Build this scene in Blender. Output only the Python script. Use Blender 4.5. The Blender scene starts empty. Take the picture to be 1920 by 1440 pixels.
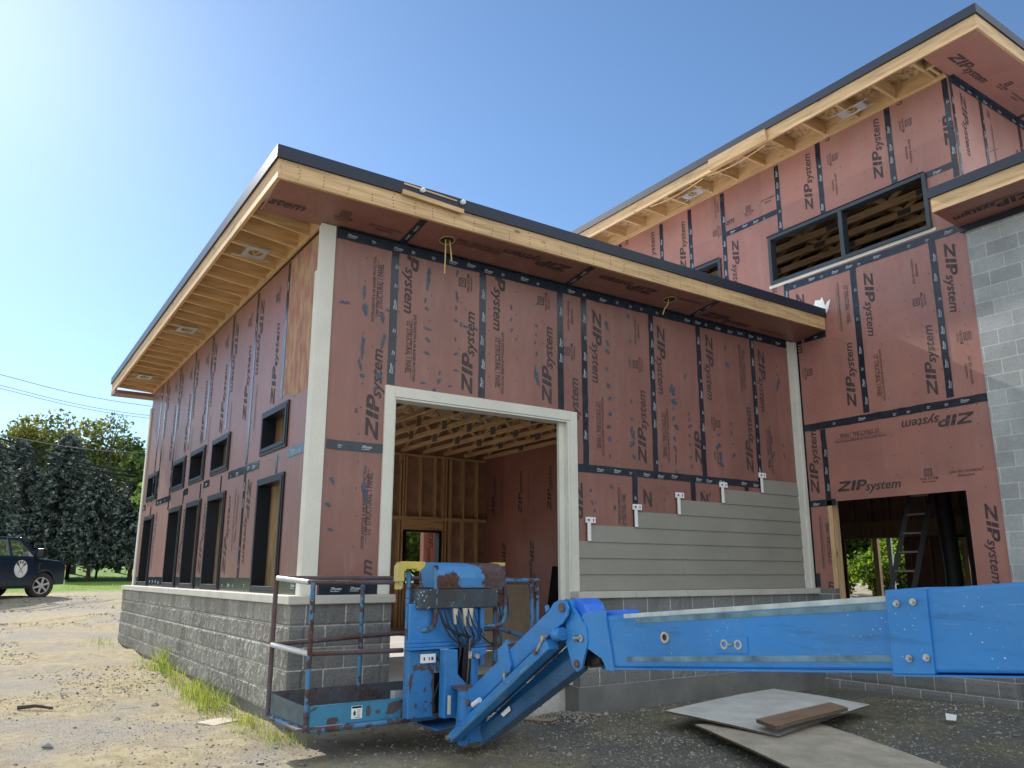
import bpy, math, random
import numpy as np
from mathutils import Vector, Matrix, noise
sc = bpy.context.scene
rad = math.radians
random.seed(7)

# ------------------------------------------------------------ camera
cam_d = bpy.data.cameras.new('camera')
cam = bpy.data.objects.new('camera', cam_d)
sc.collection.objects.link(cam)
cam.location = (-2.7523, -7.85, 1.4968)
cam.rotation_euler = (math.pi/2 + .2221, 0, -.6002)
cam_d.sensor_width = 36
cam_d.lens = 1482.65/1920*36
cam_d.shift_x = -.00876
cam_d.shift_y = .01212
cam_d.clip_start = .05
cam_d.clip_end = 3000
sc.camera = cam
# ------------------------------------------------------------ sky and sun
SUN_EL, SUN_AZ = rad(34.4), rad(-7.2)        # azimuth measured from +Y towards +X
w = bpy.data.worlds.new('World'); sc.world = w; w.use_nodes = True
nt = w.node_tree; nt.nodes.clear()
sky = nt.nodes.new('ShaderNodeTexSky'); sky.sky_type = 'NISHITA'
sky.sun_disc = False; sky.sun_elevation = SUN_EL; sky.sun_rotation = SUN_AZ
sky.air_density = 1.0; sky.dust_density = .3; sky.ozone_density = 1.6; sky.altitude = 200
bg = nt.nodes.new('ShaderNodeBackground'); bg.inputs['Strength'].default_value = .115
wo = nt.nodes.new('ShaderNodeOutputWorld')
tint = nt.nodes.new('ShaderNodeMix'); tint.data_type = 'RGBA'; tint.blend_type = 'MULTIPLY'; tint.inputs[0].default_value = 1; tint.inputs[7].default_value = (.80, .97, 1.10, 1)
nt.links.new(sky.outputs[0], tint.inputs[6]); nt.links.new(tint.outputs[2], bg.inputs[0])
# clouds added out of view, behind and left of the camera, to brighten shaded walls
tc = nt.nodes.new('ShaderNodeTexCoord'); sp = nt.nodes.new('ShaderNodeSeparateXYZ'); nt.links.new(tc.outputs['Generated'], sp.inputs[0])
cn = nt.nodes.new('ShaderNodeTexNoise'); cn.inputs['Scale'].default_value = 2.6; cn.inputs['Detail'].default_value = 7; cn.inputs['Roughness'].default_value = .6
nt.links.new(tc.outputs['Generated'], cn.inputs['Vector'])
cr = nt.nodes.new('ShaderNodeMapRange'); cr.inputs[1].default_value = .36; cr.inputs[2].default_value = .50; nt.links.new(cn.outputs['Fac'], cr.inputs[0])
my = nt.nodes.new('ShaderNodeMapRange'); my.inputs[1].default_value = -.05; my.inputs[2].default_value = -.35; wx = nt.nodes.new('ShaderNodeMath'); wx.operation = 'MULTIPLY_ADD'; wx.inputs[1].default_value = 1.05; nt.links.new(sp.outputs[0], wx.inputs[0]); nt.links.new(sp.outputs[1], wx.inputs[2])
wm = nt.nodes.new('ShaderNodeMath'); wm.operation = 'MINIMUM'; nt.links.new(sp.outputs[1], wm.inputs[0]); nt.links.new(wx.outputs[0], wm.inputs[1]); nt.links.new(wm.outputs[0], my.inputs[0])
mu = nt.nodes.new('ShaderNodeMath'); mu.operation = 'MULTIPLY'; nt.links.new(cr.outputs[0], mu.inputs[0]); nt.links.new(my.outputs[0], mu.inputs[1])
cb = nt.nodes.new('ShaderNodeBackground'); cb.inputs['Color'].default_value = (.88, .96, 1, 1); cb.inputs['Strength'].default_value = 1.15
mxs = nt.nodes.new('ShaderNodeMixShader'); nt.links.new(mu.outputs[0], mxs.inputs[0]); nt.links.new(bg.outputs[0], mxs.inputs[1]); nt.links.new(cb.outputs[0], mxs.inputs[2])
nt.links.new(mxs.outputs[0], wo.inputs[0])
sl = bpy.data.lights.new('sun', 'SUN'); sl.energy = 5.0; sl.angle = rad(.53); sl.color = (1, .94, .85)
so = bpy.data.objects.new('sun', sl); sc.collection.objects.link(so)
sdir = Vector((math.sin(SUN_AZ)*math.cos(SUN_EL), math.cos(SUN_AZ)*math.cos(SUN_EL), math.sin(SUN_EL)))
so.rotation_euler = sdir.to_track_quat('Z', 'Y').to_euler(); so.location = (-5, 20, 30)
sc.view_settings.view_transform = 'Standard'; sc.view_settings.look = 'None'
sc.view_settings.exposure = .4; sc.view_settings.gamma = 1
sc.render.engine = 'CYCLES'
sc.cycles.max_bounces = 12; sc.cycles.diffuse_bounces = 8; sc.cycles.sample_clamp_indirect = 8

# ------------------------------------------------------------ helpers
def tag(o, label=None, cat=None, group=None, kind=None):
    if label: o['label'] = label
    if cat: o['category'] = cat
    if group: o['group'] = group
    if kind: o['kind'] = kind
    return o
def empty(name, loc, label=None, cat=None, group=None):
    o = bpy.data.objects.new(name, None); sc.collection.objects.link(o)
    o.location = loc; o.empty_display_size = .2
    return tag(o, label, cat, group)
def link(name, me, parent=None, mats=None, smooth=False):
    o = bpy.data.objects.new(name, me); sc.collection.objects.link(o)
    for m in (mats or []): me.materials.append(m)
    if smooth: me.polygons.foreach_set('use_smooth', [True]*len(me.polygons))
    if parent is not None:
        o.parent = parent
        if parent.type == 'EMPTY':
            o.matrix_parent_inverse = Matrix.Translation(-Vector(parent.location))
    return o
def dup(src, loc=None, rz=None, scale=None, label=None, cat=None, group=None):
    r = src.copy(); sc.collection.objects.link(r)
    if loc is not None: r.location = loc
    if rz is not None: r.rotation_euler = (0, 0, rz)
    if scale is not None: r.scale = scale if hasattr(scale, '__len__') else (scale,)*3
    tag(r, label, cat, group)
    for ch in list(src.children):
        c = ch.copy(); sc.collection.objects.link(c); c.parent = r
        for g in list(ch.children):
            d = g.copy(); sc.collection.objects.link(d); d.parent = c
    return r
class MB:
    """collects shapes in world space and links them as ONE mesh object"""
    def __init__(s): s.v = []; s.f = []; s.m = []; s.uv = []
    def face(s, pts, m=0, uv=None):
        n = len(s.v); s.v += [tuple(p) for p in pts]; s.f.append(tuple(range(n, n+len(pts)))); s.m.append(m)
        if uv is None:
            a, b, c = Vector(pts[0]), Vector(pts[1]), Vector(pts[2])
            nn = (b-a).cross(c-a); k = max(range(3), key=lambda i: abs(nn[i]))
            ij = ((1, 2), (0, 2), (0, 1))[k]
            uv = [(p[ij[0]], p[ij[1]]) for p in pts]
        s.uv += uv
    def hexa(s, p, m=0):
        # p: 8 points, bottom ring 0-3 (counter-clockwise seen from above), top ring 4-7
        for q in ((3, 2, 1, 0), (4, 5, 6, 7), (0, 1, 5, 4), (1, 2, 6, 5), (2, 3, 7, 6), (3, 0, 4, 7)):
            s.face([p[i] for i in q], m)
    def box(s, x0, x1, y0, y1, z0, z1, m=0):
        if x0 > x1: x0, x1 = x1, x0
        if y0 > y1: y0, y1 = y1, y0
        if z0 > z1: z0, z1 = z1, z0
        s.hexa([(x0, y0, z0), (x1, y0, z0), (x1, y1, z0), (x0, y1, z0),
                (x0, y0, z1), (x1, y0, z1), (x1, y1, z1), (x0, y1, z1)], m)
    def obox(s, c, X, Y, Z, m=0):
        c, X, Y, Z = Vector(c), Vector(X), Vector(Y), Vector(Z)
        s.hexa([c-X-Y-Z, c+X-Y-Z, c+X+Y-Z, c-X+Y-Z, c-X-Y+Z, c+X-Y+Z, c+X+Y+Z, c-X+Y+Z], m)
    def beam(s, a, b, w_, h, m=0, up=(0, 0, 1)):
        a, b, up = Vector(a), Vector(b), Vector(up)
        d = b-a; side = d.cross(up)
        if side.length < 1e-5: side = d.cross(Vector((1, 0, 0)))
        side.normalize(); u = side.cross(d).normalized()
        s.obox((a+b)/2, d/2, side*w_/2, u*h/2, m)
    def prism(s, poly, ax, lo, hi, m=0):
        """poly: 2D outline in the plane normal to axis ax, extruded from lo to hi"""
        def P(p, t):
            q = list(p); q.insert(ax, t); return tuple(q)
        ar = sum(poly[i][0]*poly[(i+1) % len(poly)][1]-poly[(i+1) % len(poly)][0]*poly[i][1] for i in range(len(poly)))
        if (ar < 0) != (ax == 1): poly = poly[::-1]
        s.face([P(p, hi) for p in poly], m); s.face([P(p, lo) for p in poly[::-1]], m)
        n = len(poly)
        for i in range(n):
            a, b = poly[i], poly[(i+1) % n]
            s.face([P(a, lo), P(b, lo), P(b, hi), P(a, hi)], m)
    def tube(s, pts, r, n=8, m=0, r1=None, cap=True):
        pts = [Vector(p) for p in pts]; k = len(pts)
        t0 = (pts[1]-pts[0]).normalized()
        a = t0.orthogonal().normalized(); base = len(s.v); T = t0
        for i, p in enumerate(pts):
            t = ((pts[min(i+1, k-1)]-pts[max(i-1, 0)])).normalized()
            q = T.rotation_difference(t); a = (q @ a); a = (a-t*a.dot(t)).normalized(); T = t
            b = t.cross(a); rr = r if r1 is None else r+(r1-r)*i/(k-1)
            for j in range(n):
                an = 2*math.pi*j/n; s.v.append(tuple(p+(a*math.cos(an)+b*math.sin(an))*rr))
        for i in range(k-1):
            for j in range(n):
                q = (base+i*n+j, base+i*n+(j+1) % n, base+(i+1)*n+(j+1) % n, base+(i+1)*n+j)
                s.f.append(q); s.m.append(m); s.uv += [(j*.02, i*.1), (j*.02+.02, i*.1), (j*.02+.02, i*.1+.1), (j*.02, i*.1+.1)]
        if cap:
            for rng in (range(n-1, -1, -1), range((k-1)*n, k*n)):
                q = tuple(base+j for j in rng); s.f.append(q); s.m.append(m); s.uv += [(0, 0)]*n
    def cyl(s, a, b, r, n=16, m=0, r1=None): s.tube([a, b], r, n, m, r1)
    def raw(s, verts, faces, m=0):
        n = len(s.v); s.v += verts
        for f in faces:
            s.f.append(tuple(n+i for i in f)); s.m.append(m); s.uv += [(verts[i][0], verts[i][2]) for i in f]
    def build(s, name, mats, parent=None, smooth=False, bevel=0, weld=False):
        me = bpy.data.meshes.new(name); me.from_pydata(s.v, [], s.f)
        me.polygons.foreach_set('material_index', s.m)
        uv = me.uv_layers.new(name='uv'); uv.data.foreach_set('uv', [c for p in s.uv for c in p])
        if not isinstance(mats, (list, tuple)): mats = [mats]
        o = link(name, me, parent, mats)
        if smooth:
            me.polygons.foreach_set('use_smooth', [True]*len(me.polygons))
            try: me.set_sharp_from_angle(angle=rad(38))
            except Exception: pass
        if bevel:
            wd = o.modifiers.new('weld', 'WELD'); wd.merge_threshold = .0004
            b = o.modifiers.new('bevel', 'BEVEL'); b.width = bevel; b.segments = 2; b.limit_method = 'ANGLE'; b.angle_limit = rad(35)
        me.update()
        return o

# ------------------------------------------------------------ materials
def newmat(name):
    m = bpy.data.materials.new(name); m.use_nodes = True
    t = m.node_tree; return m, t, t.nodes['Principled BSDF']
def N(t, typ, **k):
    n = t.nodes.new(typ)
    for a, b in k.items():
        if a in n.inputs.keys() if hasattr(n.inputs, 'keys') else False: n.inputs[a].default_value = b
        else: setattr(n, a, b)
    return n
def coords(t, kind='Object', scale=(1, 1, 1), loc=(0, 0, 0)):
    c = t.nodes.new('ShaderNodeTexCoord'); mp = t.nodes.new('ShaderNodeMapping')
    mp.inputs['Scale'].default_value = scale; mp.inputs['Location'].default_value = loc
    t.links.new(c.outputs[kind], mp.inputs[0]); return mp.outputs[0]
def tnoise(t, vec, scale, detail=4, rough=.55):
    n = t.nodes.new('ShaderNodeTexNoise'); n.inputs['Scale'].default_value = scale
    n.inputs['Detail'].default_value = detail; n.inputs['Roughness'].default_value = rough
    t.links.new(vec, n.inputs['Vector']); return n.outputs['Fac']
def ramp(t, fac, stops):
    r = t.nodes.new('ShaderNodeValToRGB'); e = r.color_ramp.elements
    while len(e) < len(stops): e.new(.5)
    for i, (p, c) in enumerate(stops):
        e[i].position = p; e[i].color = (c[0], c[1], c[2], 1) if hasattr(c, '__len__') else (c, c, c, 1)
    t.links.new(fac, r.inputs[0]); return r.outputs[0]
def mix(t, fac, a, b, typ='MIX'):
    m = t.nodes.new('ShaderNodeMix'); m.data_type = 'RGBA'; m.blend_type = typ
    for i, x in ((0, fac), (6, a), (7, b)):
        if hasattr(x, 'is_linked') or hasattr(x, 'links'): t.links.new(x, m.inputs[i])
        elif i == 0: m.inputs[0].default_value = x
        else: m.inputs[i].default_value = (x[0], x[1], x[2], 1)
    return m.outputs[2]
def bump(t, p, h, strength=.3, dist=.01):
    b = t.nodes.new('ShaderNodeBump'); b.inputs['Strength'].default_value = strength; b.inputs['Distance'].default_value = dist
    t.links.new(h, b.inputs['Height']); t.links.new(b.outputs[0], p.inputs['Normal'])
def mat(name, col, rough=.6, var=.18, scale=3, bs=0, bd=.004, bscale=40, metal=0, spec=.5, detail=4, fine=.0):
    m, t, p = newmat(name); v = coords(t)
    f = tnoise(t, v, scale, detail)
    lo = [c*(1-var) for c in col]; hi = [min(1, c*(1+var)) for c in col]
    c = ramp(t, f, [(.3, lo), (.7, hi)])
    if fine:
        g = ramp(t, tnoise(t, v, scale*22, 3, .7), [(.35, 1-fine), (.65, 1+fine*.5)]); c = mix(t, 1, c, g, 'MULTIPLY')
    t.links.new(c, p.inputs['Base Color']); p.inputs['Roughness'].default_value = rough
    p.inputs['Metallic'].default_value = metal; p.inputs['Specular IOR Level'].default_value = spec
    if bs: bump(t, p, tnoise(t, v, bscale, 5, .6), bs, bd)
    return m
def wood(name, ax, col=(.60, .395, .205), dark=.62):
    m, t, p = newmat(name); s = [9, 9, 9]; s[ax] = .7
    v = coords(t, scale=s); a = tnoise(t, v, 2.2, 5, .6)
    c = ramp(t, a, [(.28, [x*dark for x in col]), (.5, col), (.75, [min(1, x*1.22) for x in col])])
    s2 = [26, 26, 26]; s2[ax] = 1.2
    g = ramp(t, tnoise(t, coords(t, scale=s2), 3, 3), [(.3, .8), (.6, 1.05)]); c = mix(t, .8, c, g, 'MULTIPLY')
    # knots
    vo = t.nodes.new('ShaderNodeTexVoronoi'); vo.inputs['Scale'].default_value = 1.0
    s3 = [4.2, 4.2, 4.2]; s3[ax] = 1.6
    t.links.new(coords(t, scale=s3), vo.inputs['Vector'])
    k = ramp(t, vo.outputs['Distance'], [(.05, .25), (.1, 1)]); c = mix(t, .85, c, k, 'MULTIPLY')
    t.links.new(c, p.inputs['Base Color']); p.inputs['Roughness'].default_value = .65
    bump(t, p, a, .15, .003); return m
WX, WY, WZ = wood('lumber_x', 0), wood('lumber_y', 1), wood('lumber_z', 2)
def zipmat(k=1):
    m, t, p = newmat('red_sheathing'); v = coords(t)
    c = ramp(t, tnoise(t, v, 1.1, 5, .6), [(.3, (.222*k, .100*k, .082*k)), (.7, (.285*k, .127*k, .104*k))])
    # panel-to-panel tone (each 4 ft sheet a little different)
    u = t.nodes.new('ShaderNodeUVMap'); b = t.nodes.new('ShaderNodeTexBrick'); b.offset = .37; b.inputs['Scale'].default_value = 1; b.inputs['Brick Width'].default_value = 1.19; b.inputs['Row Height'].default_value = 2.44
    b.inputs['Mortar Size'].default_value = 0; b.inputs['Color1'].default_value = (.90, .90, .91, 1); b.inputs['Color2'].default_value = (1.08, 1.07, 1.06, 1)
    mp = t.nodes.new('ShaderNodeMapping'); mp.inputs['Location'].default_value = (.32, 2.05, 0); t.links.new(u.outputs[0], mp.inputs[0]); t.links.new(mp.outputs[0], b.inputs['Vector'])
    c = mix(t, 1, c, b.outputs['Color'], 'MULTIPLY')
    # pale dusty scuffs and vertical rain streaks
    d = ramp(t, tnoise(t, coords(t, scale=(3, 3, .5)), 2.2, 6, .7), [(.50, 0), (.72, .30)]); c = mix(t, d, c, (.34, .25, .22))
    k = ramp(t, tnoise(t, v, 5, 7, .8), [(.66, 0), (.72, .35)]); c = mix(t, k, c, (.13, .06, .055))
    c = mix(t, 1, c, ramp(t, tnoise(t, v, 70, 3), [(.3, .94), (.7, 1.04)]), 'MULTIPLY')
    t.links.new(c, p.inputs['Base Color']); p.inputs['Roughness'].default_value = .42; bump(t, p, tnoise(t, v, 120, 5), .12, .002); return m
ZIP = zipmat(); ZIPB = zipmat(1.35)   # paler copy for the tall building: its stronger light put into the board colour
INK = mat('printed_ink', (.050, .037, .040), .65, .25, 6)
TAPE = mat('seam_tape', (.014, .022, .036), .24, .4, 9, .45, .003, 16)
TAPEL = mat('glossy_seam_tape', (.014, .022, .036), .16, .3, 9, .12, .002, 10, spec=.8)
TAPEW = mat('tape_print', (.42, .47, .53), .5, .2, 4)
DAB = mat('sealant_dab', (.045, .075, .115), .5, .3, 9)
NAILM = mat('nail_dimple', (.09, .05, .045), .6, .2, 9)
CREAM = mat('cream_trim', (.64, .625, .56), .55, .08, 1.6, .08, .001, 60, fine=.05)
SIDE = mat('warm_grey_siding', (.275, .262, .225), .5, .09, 1.1, .10, .001, 90, fine=.04)
WHITE = mat('white_plastic', (.78, .79, .80), .45, .05, 2)
CAPM = mat('sill_stone', (.50, .48, .43), .8, .08, 4, .3, .002, 60)
FRAME = mat('black_window_frame', (.008, .010, .015), .42, .2, 2, spec=.3)
FRAMEB = mat('slate_window_frame', (.035, .045, .06), .4, .15, 2)
EDGE = mat('dark_metal_edge', (.016, .024, .045), .38, .12, 1.2, spec=.35)
TPO = mat('white_roof_membrane', (.8, .8, .79), .5, .04, 1)
GREYTRIM = mat('galvanised', (.50, .51, .53), .4, .15, 6, metal=.3)
SLAB = mat('concrete', (.52, .50, .46), .85, .2, 1.2, .3, .003, 40, fine=.12)
FOOT = mat('footing_concrete', (.18, .175, .17), .9, .22, 2.2, .5, .006, 20, fine=.15)
DARKI = mat('dark_interior', (.03, .03, .035), .7, .2, 2)
BLACKP = mat('black_plastic', (.012, .012, .014), .4, .2, 3)
def osb(name, col=(.46, .31, .16)):
    m, t, p = newmat(name); v = coords(t, scale=(1, 1, 1))
    vo = t.nodes.new('ShaderNodeTexVoronoi'); vo.inputs['Scale'].default_value = 22
    t.links.new(v, vo.inputs['Vector']); r = t.nodes.new('ShaderNodeSeparateColor'); t.links.new(vo.outputs['Color'], r.inputs[0])
    c = ramp(t, r.outputs[0], [(.0, [x*.5 for x in col]), (.5, col), (1, [x*1.35 for x in col])])
    c = mix(t, .5, c, ramp(t, tnoise(t, v, 60, 3), [(.3, .7), (.7, 1.1)]), 'MULTIPLY')
    t.links.new(c, p.inputs['Base Color']); p.inputs['Roughness'].default_value = .7; bump(t, p, r.outputs[0], .25, .003); return m
OSB = osb('osb_sheet'); OSBG = mat('tan_weathered_ply', (.43, .385, .31), .9, .22, 3, .3, .003, 40, fine=.2); OSBL = mat('pale_weathered_ply', (.55, .56, .55), .85, .16, 3, .2, .002, 50, fine=.12)
def cmu(name, col=(.17, .17, .165), rough_bump=.35, uvloc=(0, 2.844), mort=(.36, .355, .34), msz=.0055, gr=.75):
    m, t, p = newmat(name)
    c = t.nodes.new('ShaderNodeUVMap'); mp = t.nodes.new('ShaderNodeMapping'); mp.inputs['Location'].default_value = (uvloc[0], uvloc[1], 0)
    t.links.new(c.outputs[0], mp.inputs[0])
    b = t.nodes.new('ShaderNodeTexBrick'); b.offset = .5; b.inputs['Scale'].default_value = 1
    b.inputs['Brick Width'].default_value = .4064; b.inputs['Row Height'].default_value = .2032
    b.inputs['Mortar Size'].default_value = msz; b.inputs['Mortar Smooth'].default_value = .3
    b.inputs['Color1'].default_value = (*[x*.84 for x in col], 1); b.inputs['Color2'].default_value = (*[x*1.12 for x in col], 1)
    b.inputs['Mortar'].default_value = (*mort, 1); t.links.new(mp.outputs[0], b.inputs['Vector'])
    v = coords(t); g = ramp(t, tnoise(t, v, 45, 5, .75), [(.3, .55), (.5, 1), (.72, 1.5)])
    c2 = mix(t, gr, b.outputs['Color'], g, 'MULTIPLY')
    st = ramp(t, tnoise(t, v, 1.7, 4), [(.3, .8), (.7, 1.15)]); c2 = mix(t, 1, c2, st, 'MULTIPLY')
    t.links.new(c2, p.inputs['Base Color']); p.inputs['Roughness'].default_value = .92
    mth = t.nodes.new('ShaderNodeMath'); mth.operation = 'MULTIPLY_ADD'; mth.inputs[1].default_value = -1.2
    t.links.new(b.outputs['Fac'], mth.inputs[0]); t.links.new(tnoise(t, v, 38, 6, .7), mth.inputs[2])
    bump(t, p, mth.outputs[0], rough_bump, .012); return m
CMUS = cmu('split_face_block', (.26, .25, .225), .6, mort=(.52, .50, .45), msz=.007)
CMUF = cmu('smooth_block', (.19, .19, .188), .35, mort=(.46, .45, .43), msz=.007)
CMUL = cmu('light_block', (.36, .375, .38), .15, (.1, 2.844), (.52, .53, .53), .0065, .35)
# worn lift paint: base blue, rust patches, white specks
def paint(name, col, rust, specks=.5, scale=6, rough=.42):
    m, t, p = newmat(name); v = coords(t)
    f = ramp(t, tnoise(t, v, 1.6, 3), [(.3, [x*.85 for x in col]), (.7, [min(1, x*1.15) for x in col])])
    c = f
    n1 = tnoise(t, v, scale, 6, .62)
    k = ramp(t, n1, [(1-rust-.012, 0), (1-rust+.012, 1)])
    rc = ramp(t, tnoise(t, v, 30, 4), [(.3, (.035, .018, .014)), (.7, (.12, .05, .032))])
    c = mix(t, k, c, rc)
    vo = t.nodes.new('ShaderNodeTexVoronoi'); vo.inputs['Scale'].default_value = 38; t.links.new(v, vo.inputs['Vector'])
    s1 = ramp(t, vo.outputs['Distance'], [(.09*specks, 1), (.12*specks+.002, 0)])
    s2 = ramp(t, tnoise(t, v, 5, 2), [(.50, 0), (.62, 1)]); sp = mix(t, 1, s1, s2, 'MULTIPLY')
    c = mix(t, sp, c, (.62, .63, .62))
    gm = ramp(t, tnoise(t, coords(t, scale=(4, 1.2, 9)), 1.6, 7, .75), [(.54, 1), (.66, .72)]); c = mix(t, 1, c, gm, 'MULTIPLY')
    sc_ = ramp(t, tnoise(t, coords(t, scale=(30, 2.5, 40)), 3, 2, .5), [(.70, 0), (.73, .35)]); c = mix(t, sc_, c, (.30, .40, .48))
    dz = ramp(t, tnoise(t, v, 2.3, 6, .7), [(.42, .0), (.74, .26)]); c = mix(t, dz, c, (.11, .25, .42))
    t.links.new(c, p.inputs['Base Color'])
    rr = ramp(t, k, [(0, rough), (1, .85)]); t.links.new(rr, p.inputs['Roughness'])
    bump(t, p, n1, .08, .003); return m
BLUE = paint('blue_lift_paint', (.022, .185, .50), .29, 1.0, 3)
BLUEP = paint('chipped_blue_paint', (.03, .165, .40), .40, 1.1, 5)
BLUER = paint('rusty_blue_rail', (.045, .17, .34), .50, 1.0, 8)
BLUET = paint('teal_blue_paint', (.035, .21, .36), .33, .8, 4)
RUST = paint('rusty_rail', (.085, .04, .032), .35, 1.0, 9, .7)
YEL = paint('yellow_paint', (.55, .42, .06), .3, 0, 9)
DKGREY = paint('speckled_dark_box', (.028, .03, .034), .05, 2.2, 4)
STEEL = mat('bare_steel', (.45, .44, .42), .35, .3, 20, metal=.8)
PIN = mat('rusty_pin', (.12, .07, .045), .6, .3, 30)
HOSE = mat('black_hose', (.01, .01, .012), .5)
GREASE = mat('greasy_wear_pad', (.11, .20, .25), .5, .5, 7)
CHROME = mat('polished_boom_edge', (.42, .47, .47), .35, .25, 8)

# ------------------------------------------------------------ ground
def zg(x, y):
    if y < 10: z = .08+.013*y if y > -.4 else .075+.09*max(y+.4, -2.4)
    elif y < 23: z = .20+.044*(y-10)
    elif y < 60: z = .772+.008*(y-23)
    elif y < 85: z = 1.068+.055*(y-60)
    else: z = 2.44+.02*(y-85)
    if x > 0 and y < 12:
        k = min(1, x/3)*min(1, max(0, (4-y)/4)); z = z*(1-k)+(-.13)*k
    if y < -8: z = -.15
    n = noise.noise(Vector((x*.35, y*.35, 0)))*.05+noise.noise(Vector((x*1.1, y*1.1, 3)))*.022+noise.noise(Vector((x*3.1, y*3.1, 7)))*.014+noise.noise(Vector((x*7.5, y*7.5, 11)))*.007
    # tyre ruts across the yard
    n += .026*math.sin(x*.5+y*3.3+2*noise.noise(Vector((x*.2, y*.2, 5))))*(1 if y > 5 else .35)
    # low spoil mounds beside the block wall and under the boards
    for (cx, cy, r, h) in ((4.6, -.7, .9, .07), (3.2, -.35, .5, .05), (7.0, -2.2, .8, .06), (5.6, -1.1, 1.2, .03), (6.4, -3.6, .9, .05), (2.9, -1.5, .6, .03)):
        d = ((x-cx)**2+(y-cy)**2)/(r*r)
        if d < 6: n += h*math.exp(-d)
    if 0 < x < 8.2 and 0 < y < 9.8: n = min(n, 0)-.05
    return z+n
def axis(lo, hi, a, b, st, grow=1.16):
    L = list(np.arange(a, b, st)); s = st; v = a
    left = []
    while v > lo: s *= grow; v -= s; left.append(v)
    s = st; v = L[-1]; right = []
    while v < hi: s *= grow; v += s; right.append(v)
    return left[::-1]+L+right
gx = axis(-170, 260, -4.6, 7.4, .06, 1.10); gy = axis(-60, 420, -7.2, 2.6, .06, 1.07)
gv = [(x, y, zg(x, y)) for y in gy for x in gx]; nx = len(gx)
gf = [(j*nx+i, j*nx+i+1, (j+1)*nx+i+1, (j+1)*nx+i) for j in range(len(gy)-1) for i in range(nx-1)]
gm = bpy.data.meshes.new('ground'); gm.from_pydata(gv, [], gf)
def ground_mat():
    m, t, p = newmat('packed_dirt'); v = coords(t)
    a = tnoise(t, v, .55, 5, .6); b = tnoise(t, v, 7, 6, .7); f = tnoise(t, v, 90, 4, .8)
    dirt = ramp(t, b, [(.25, (.27, .21, .12)), (.5, (.43, .36, .225)), (.75, (.58, .50, .34))])
    grav = ramp(t, f, [(.3, (.17, .15, .13)), (.5, (.33, .30, .265)), (.7, (.50, .47, .43))])
    k = ramp(t, a, [(.44, 0), (.60, .85)]); c = mix(t, k, dirt, grav)
    c = mix(t, .75, c, ramp(t, f, [(.3, .62), (.6, 1.1)]), 'MULTIPLY')
    # bluish shade painted into the ground in front of the block wall
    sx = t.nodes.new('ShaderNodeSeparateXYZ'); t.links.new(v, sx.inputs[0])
    shade_tint = ramp(t, tnoise(t, v, 1.3, 4), [(.35, (.34, .40, .48)), (.65, (.50, .56, .62))])
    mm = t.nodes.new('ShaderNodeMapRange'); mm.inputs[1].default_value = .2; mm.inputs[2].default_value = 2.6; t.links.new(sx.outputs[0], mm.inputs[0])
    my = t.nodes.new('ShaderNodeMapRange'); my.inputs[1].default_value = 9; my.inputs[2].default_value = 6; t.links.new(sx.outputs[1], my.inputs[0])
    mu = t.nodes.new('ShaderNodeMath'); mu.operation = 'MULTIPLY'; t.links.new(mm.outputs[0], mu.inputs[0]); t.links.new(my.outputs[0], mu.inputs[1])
    c = mix(t, mu.outputs[0], c, mix(t, 1, c, shade_tint, 'MULTIPLY'))
    gr = ramp(t, tnoise(t, v, 1.2, 6, .7), [(.3, (.08, .15, .02)), (.55, (.17, .29, .04)), (.75, (.30, .38, .09))])
    e = t.nodes.new('ShaderNodeMath'); e.operation = 'MULTIPLY_ADD'; e.inputs[1].default_value = 16; t.links.new(tnoise(t, v, .35, 6, .75), e.inputs[0]); t.links.new(sx.outputs[1], e.inputs[2])
    g = t.nodes.new('ShaderNodeMapRange'); g.inputs[1].default_value = 35.5; g.inputs[2].default_value = 39.5; t.links.new(e.outputs[0], g.inputs[0])
    c = mix(t, g.outputs[0], c, gr)
    t.links.new(c, p.inputs['Base Color']); p.inputs['Roughness'].default_value = .95; p.inputs['Specular IOR Level'].default_value = .2
    h = t.nodes.new('ShaderNodeMath'); h.operation = 'MULTIPLY_ADD'; h.inputs[1].default_value = .5; t.links.new(f, h.inputs[0]); t.links.new(b, h.inputs[2])
    bump(t, p, h.outputs[0], .8, .035); return m
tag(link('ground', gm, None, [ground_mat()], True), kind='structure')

# ------------------------------------------------------------ printed lettering (real glyph outlines, thin ink on the boards)
_tc = {}
def fontmesh(s, shear=0, off=0):
    k = (s, shear, off)
    if k in _tc: return _tc[k]
    cu = bpy.data.curves.new('t', 'FONT'); cu.body = s; cu.resolution_u = 2; cu.shear = shear; cu.offset = off
    o = bpy.data.objects.new('t', cu); sc.collection.objects.link(o); bpy.context.view_layer.update()
    me = bpy.data.meshes.new_from_object(o.evaluated_get(bpy.context.evaluated_depsgraph_get()))
    V = [(v.co.x, v.co.y) for v in me.vertices]; F = [tuple(p.vertices) for p in me.polygons]
    bpy.data.objects.remove(o); bpy.data.curves.remove(cu); bpy.data.meshes.remove(me)
    x0 = min(v[0] for v in V); x1 = max(v[0] for v in V)
    V = [(x-x0, y) for x, y in V]; _tc[k] = (V, F, x1-x0); return _tc[k]
def clipy(poly, y0, keep_above):
    o = []
    for i in range(len(poly)):
        a, b = poly[i], poly[(i+1) % len(poly)]
        ia = (a[1] >= y0) == keep_above; ib = (b[1] >= y0) == keep_above
        if ia: o.append(a)
        if ia != ib:
            t = (y0-a[1])/(b[1]-a[1]); o.append((a[0]+(b[0]-a[0])*t, y0))
    return o
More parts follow.
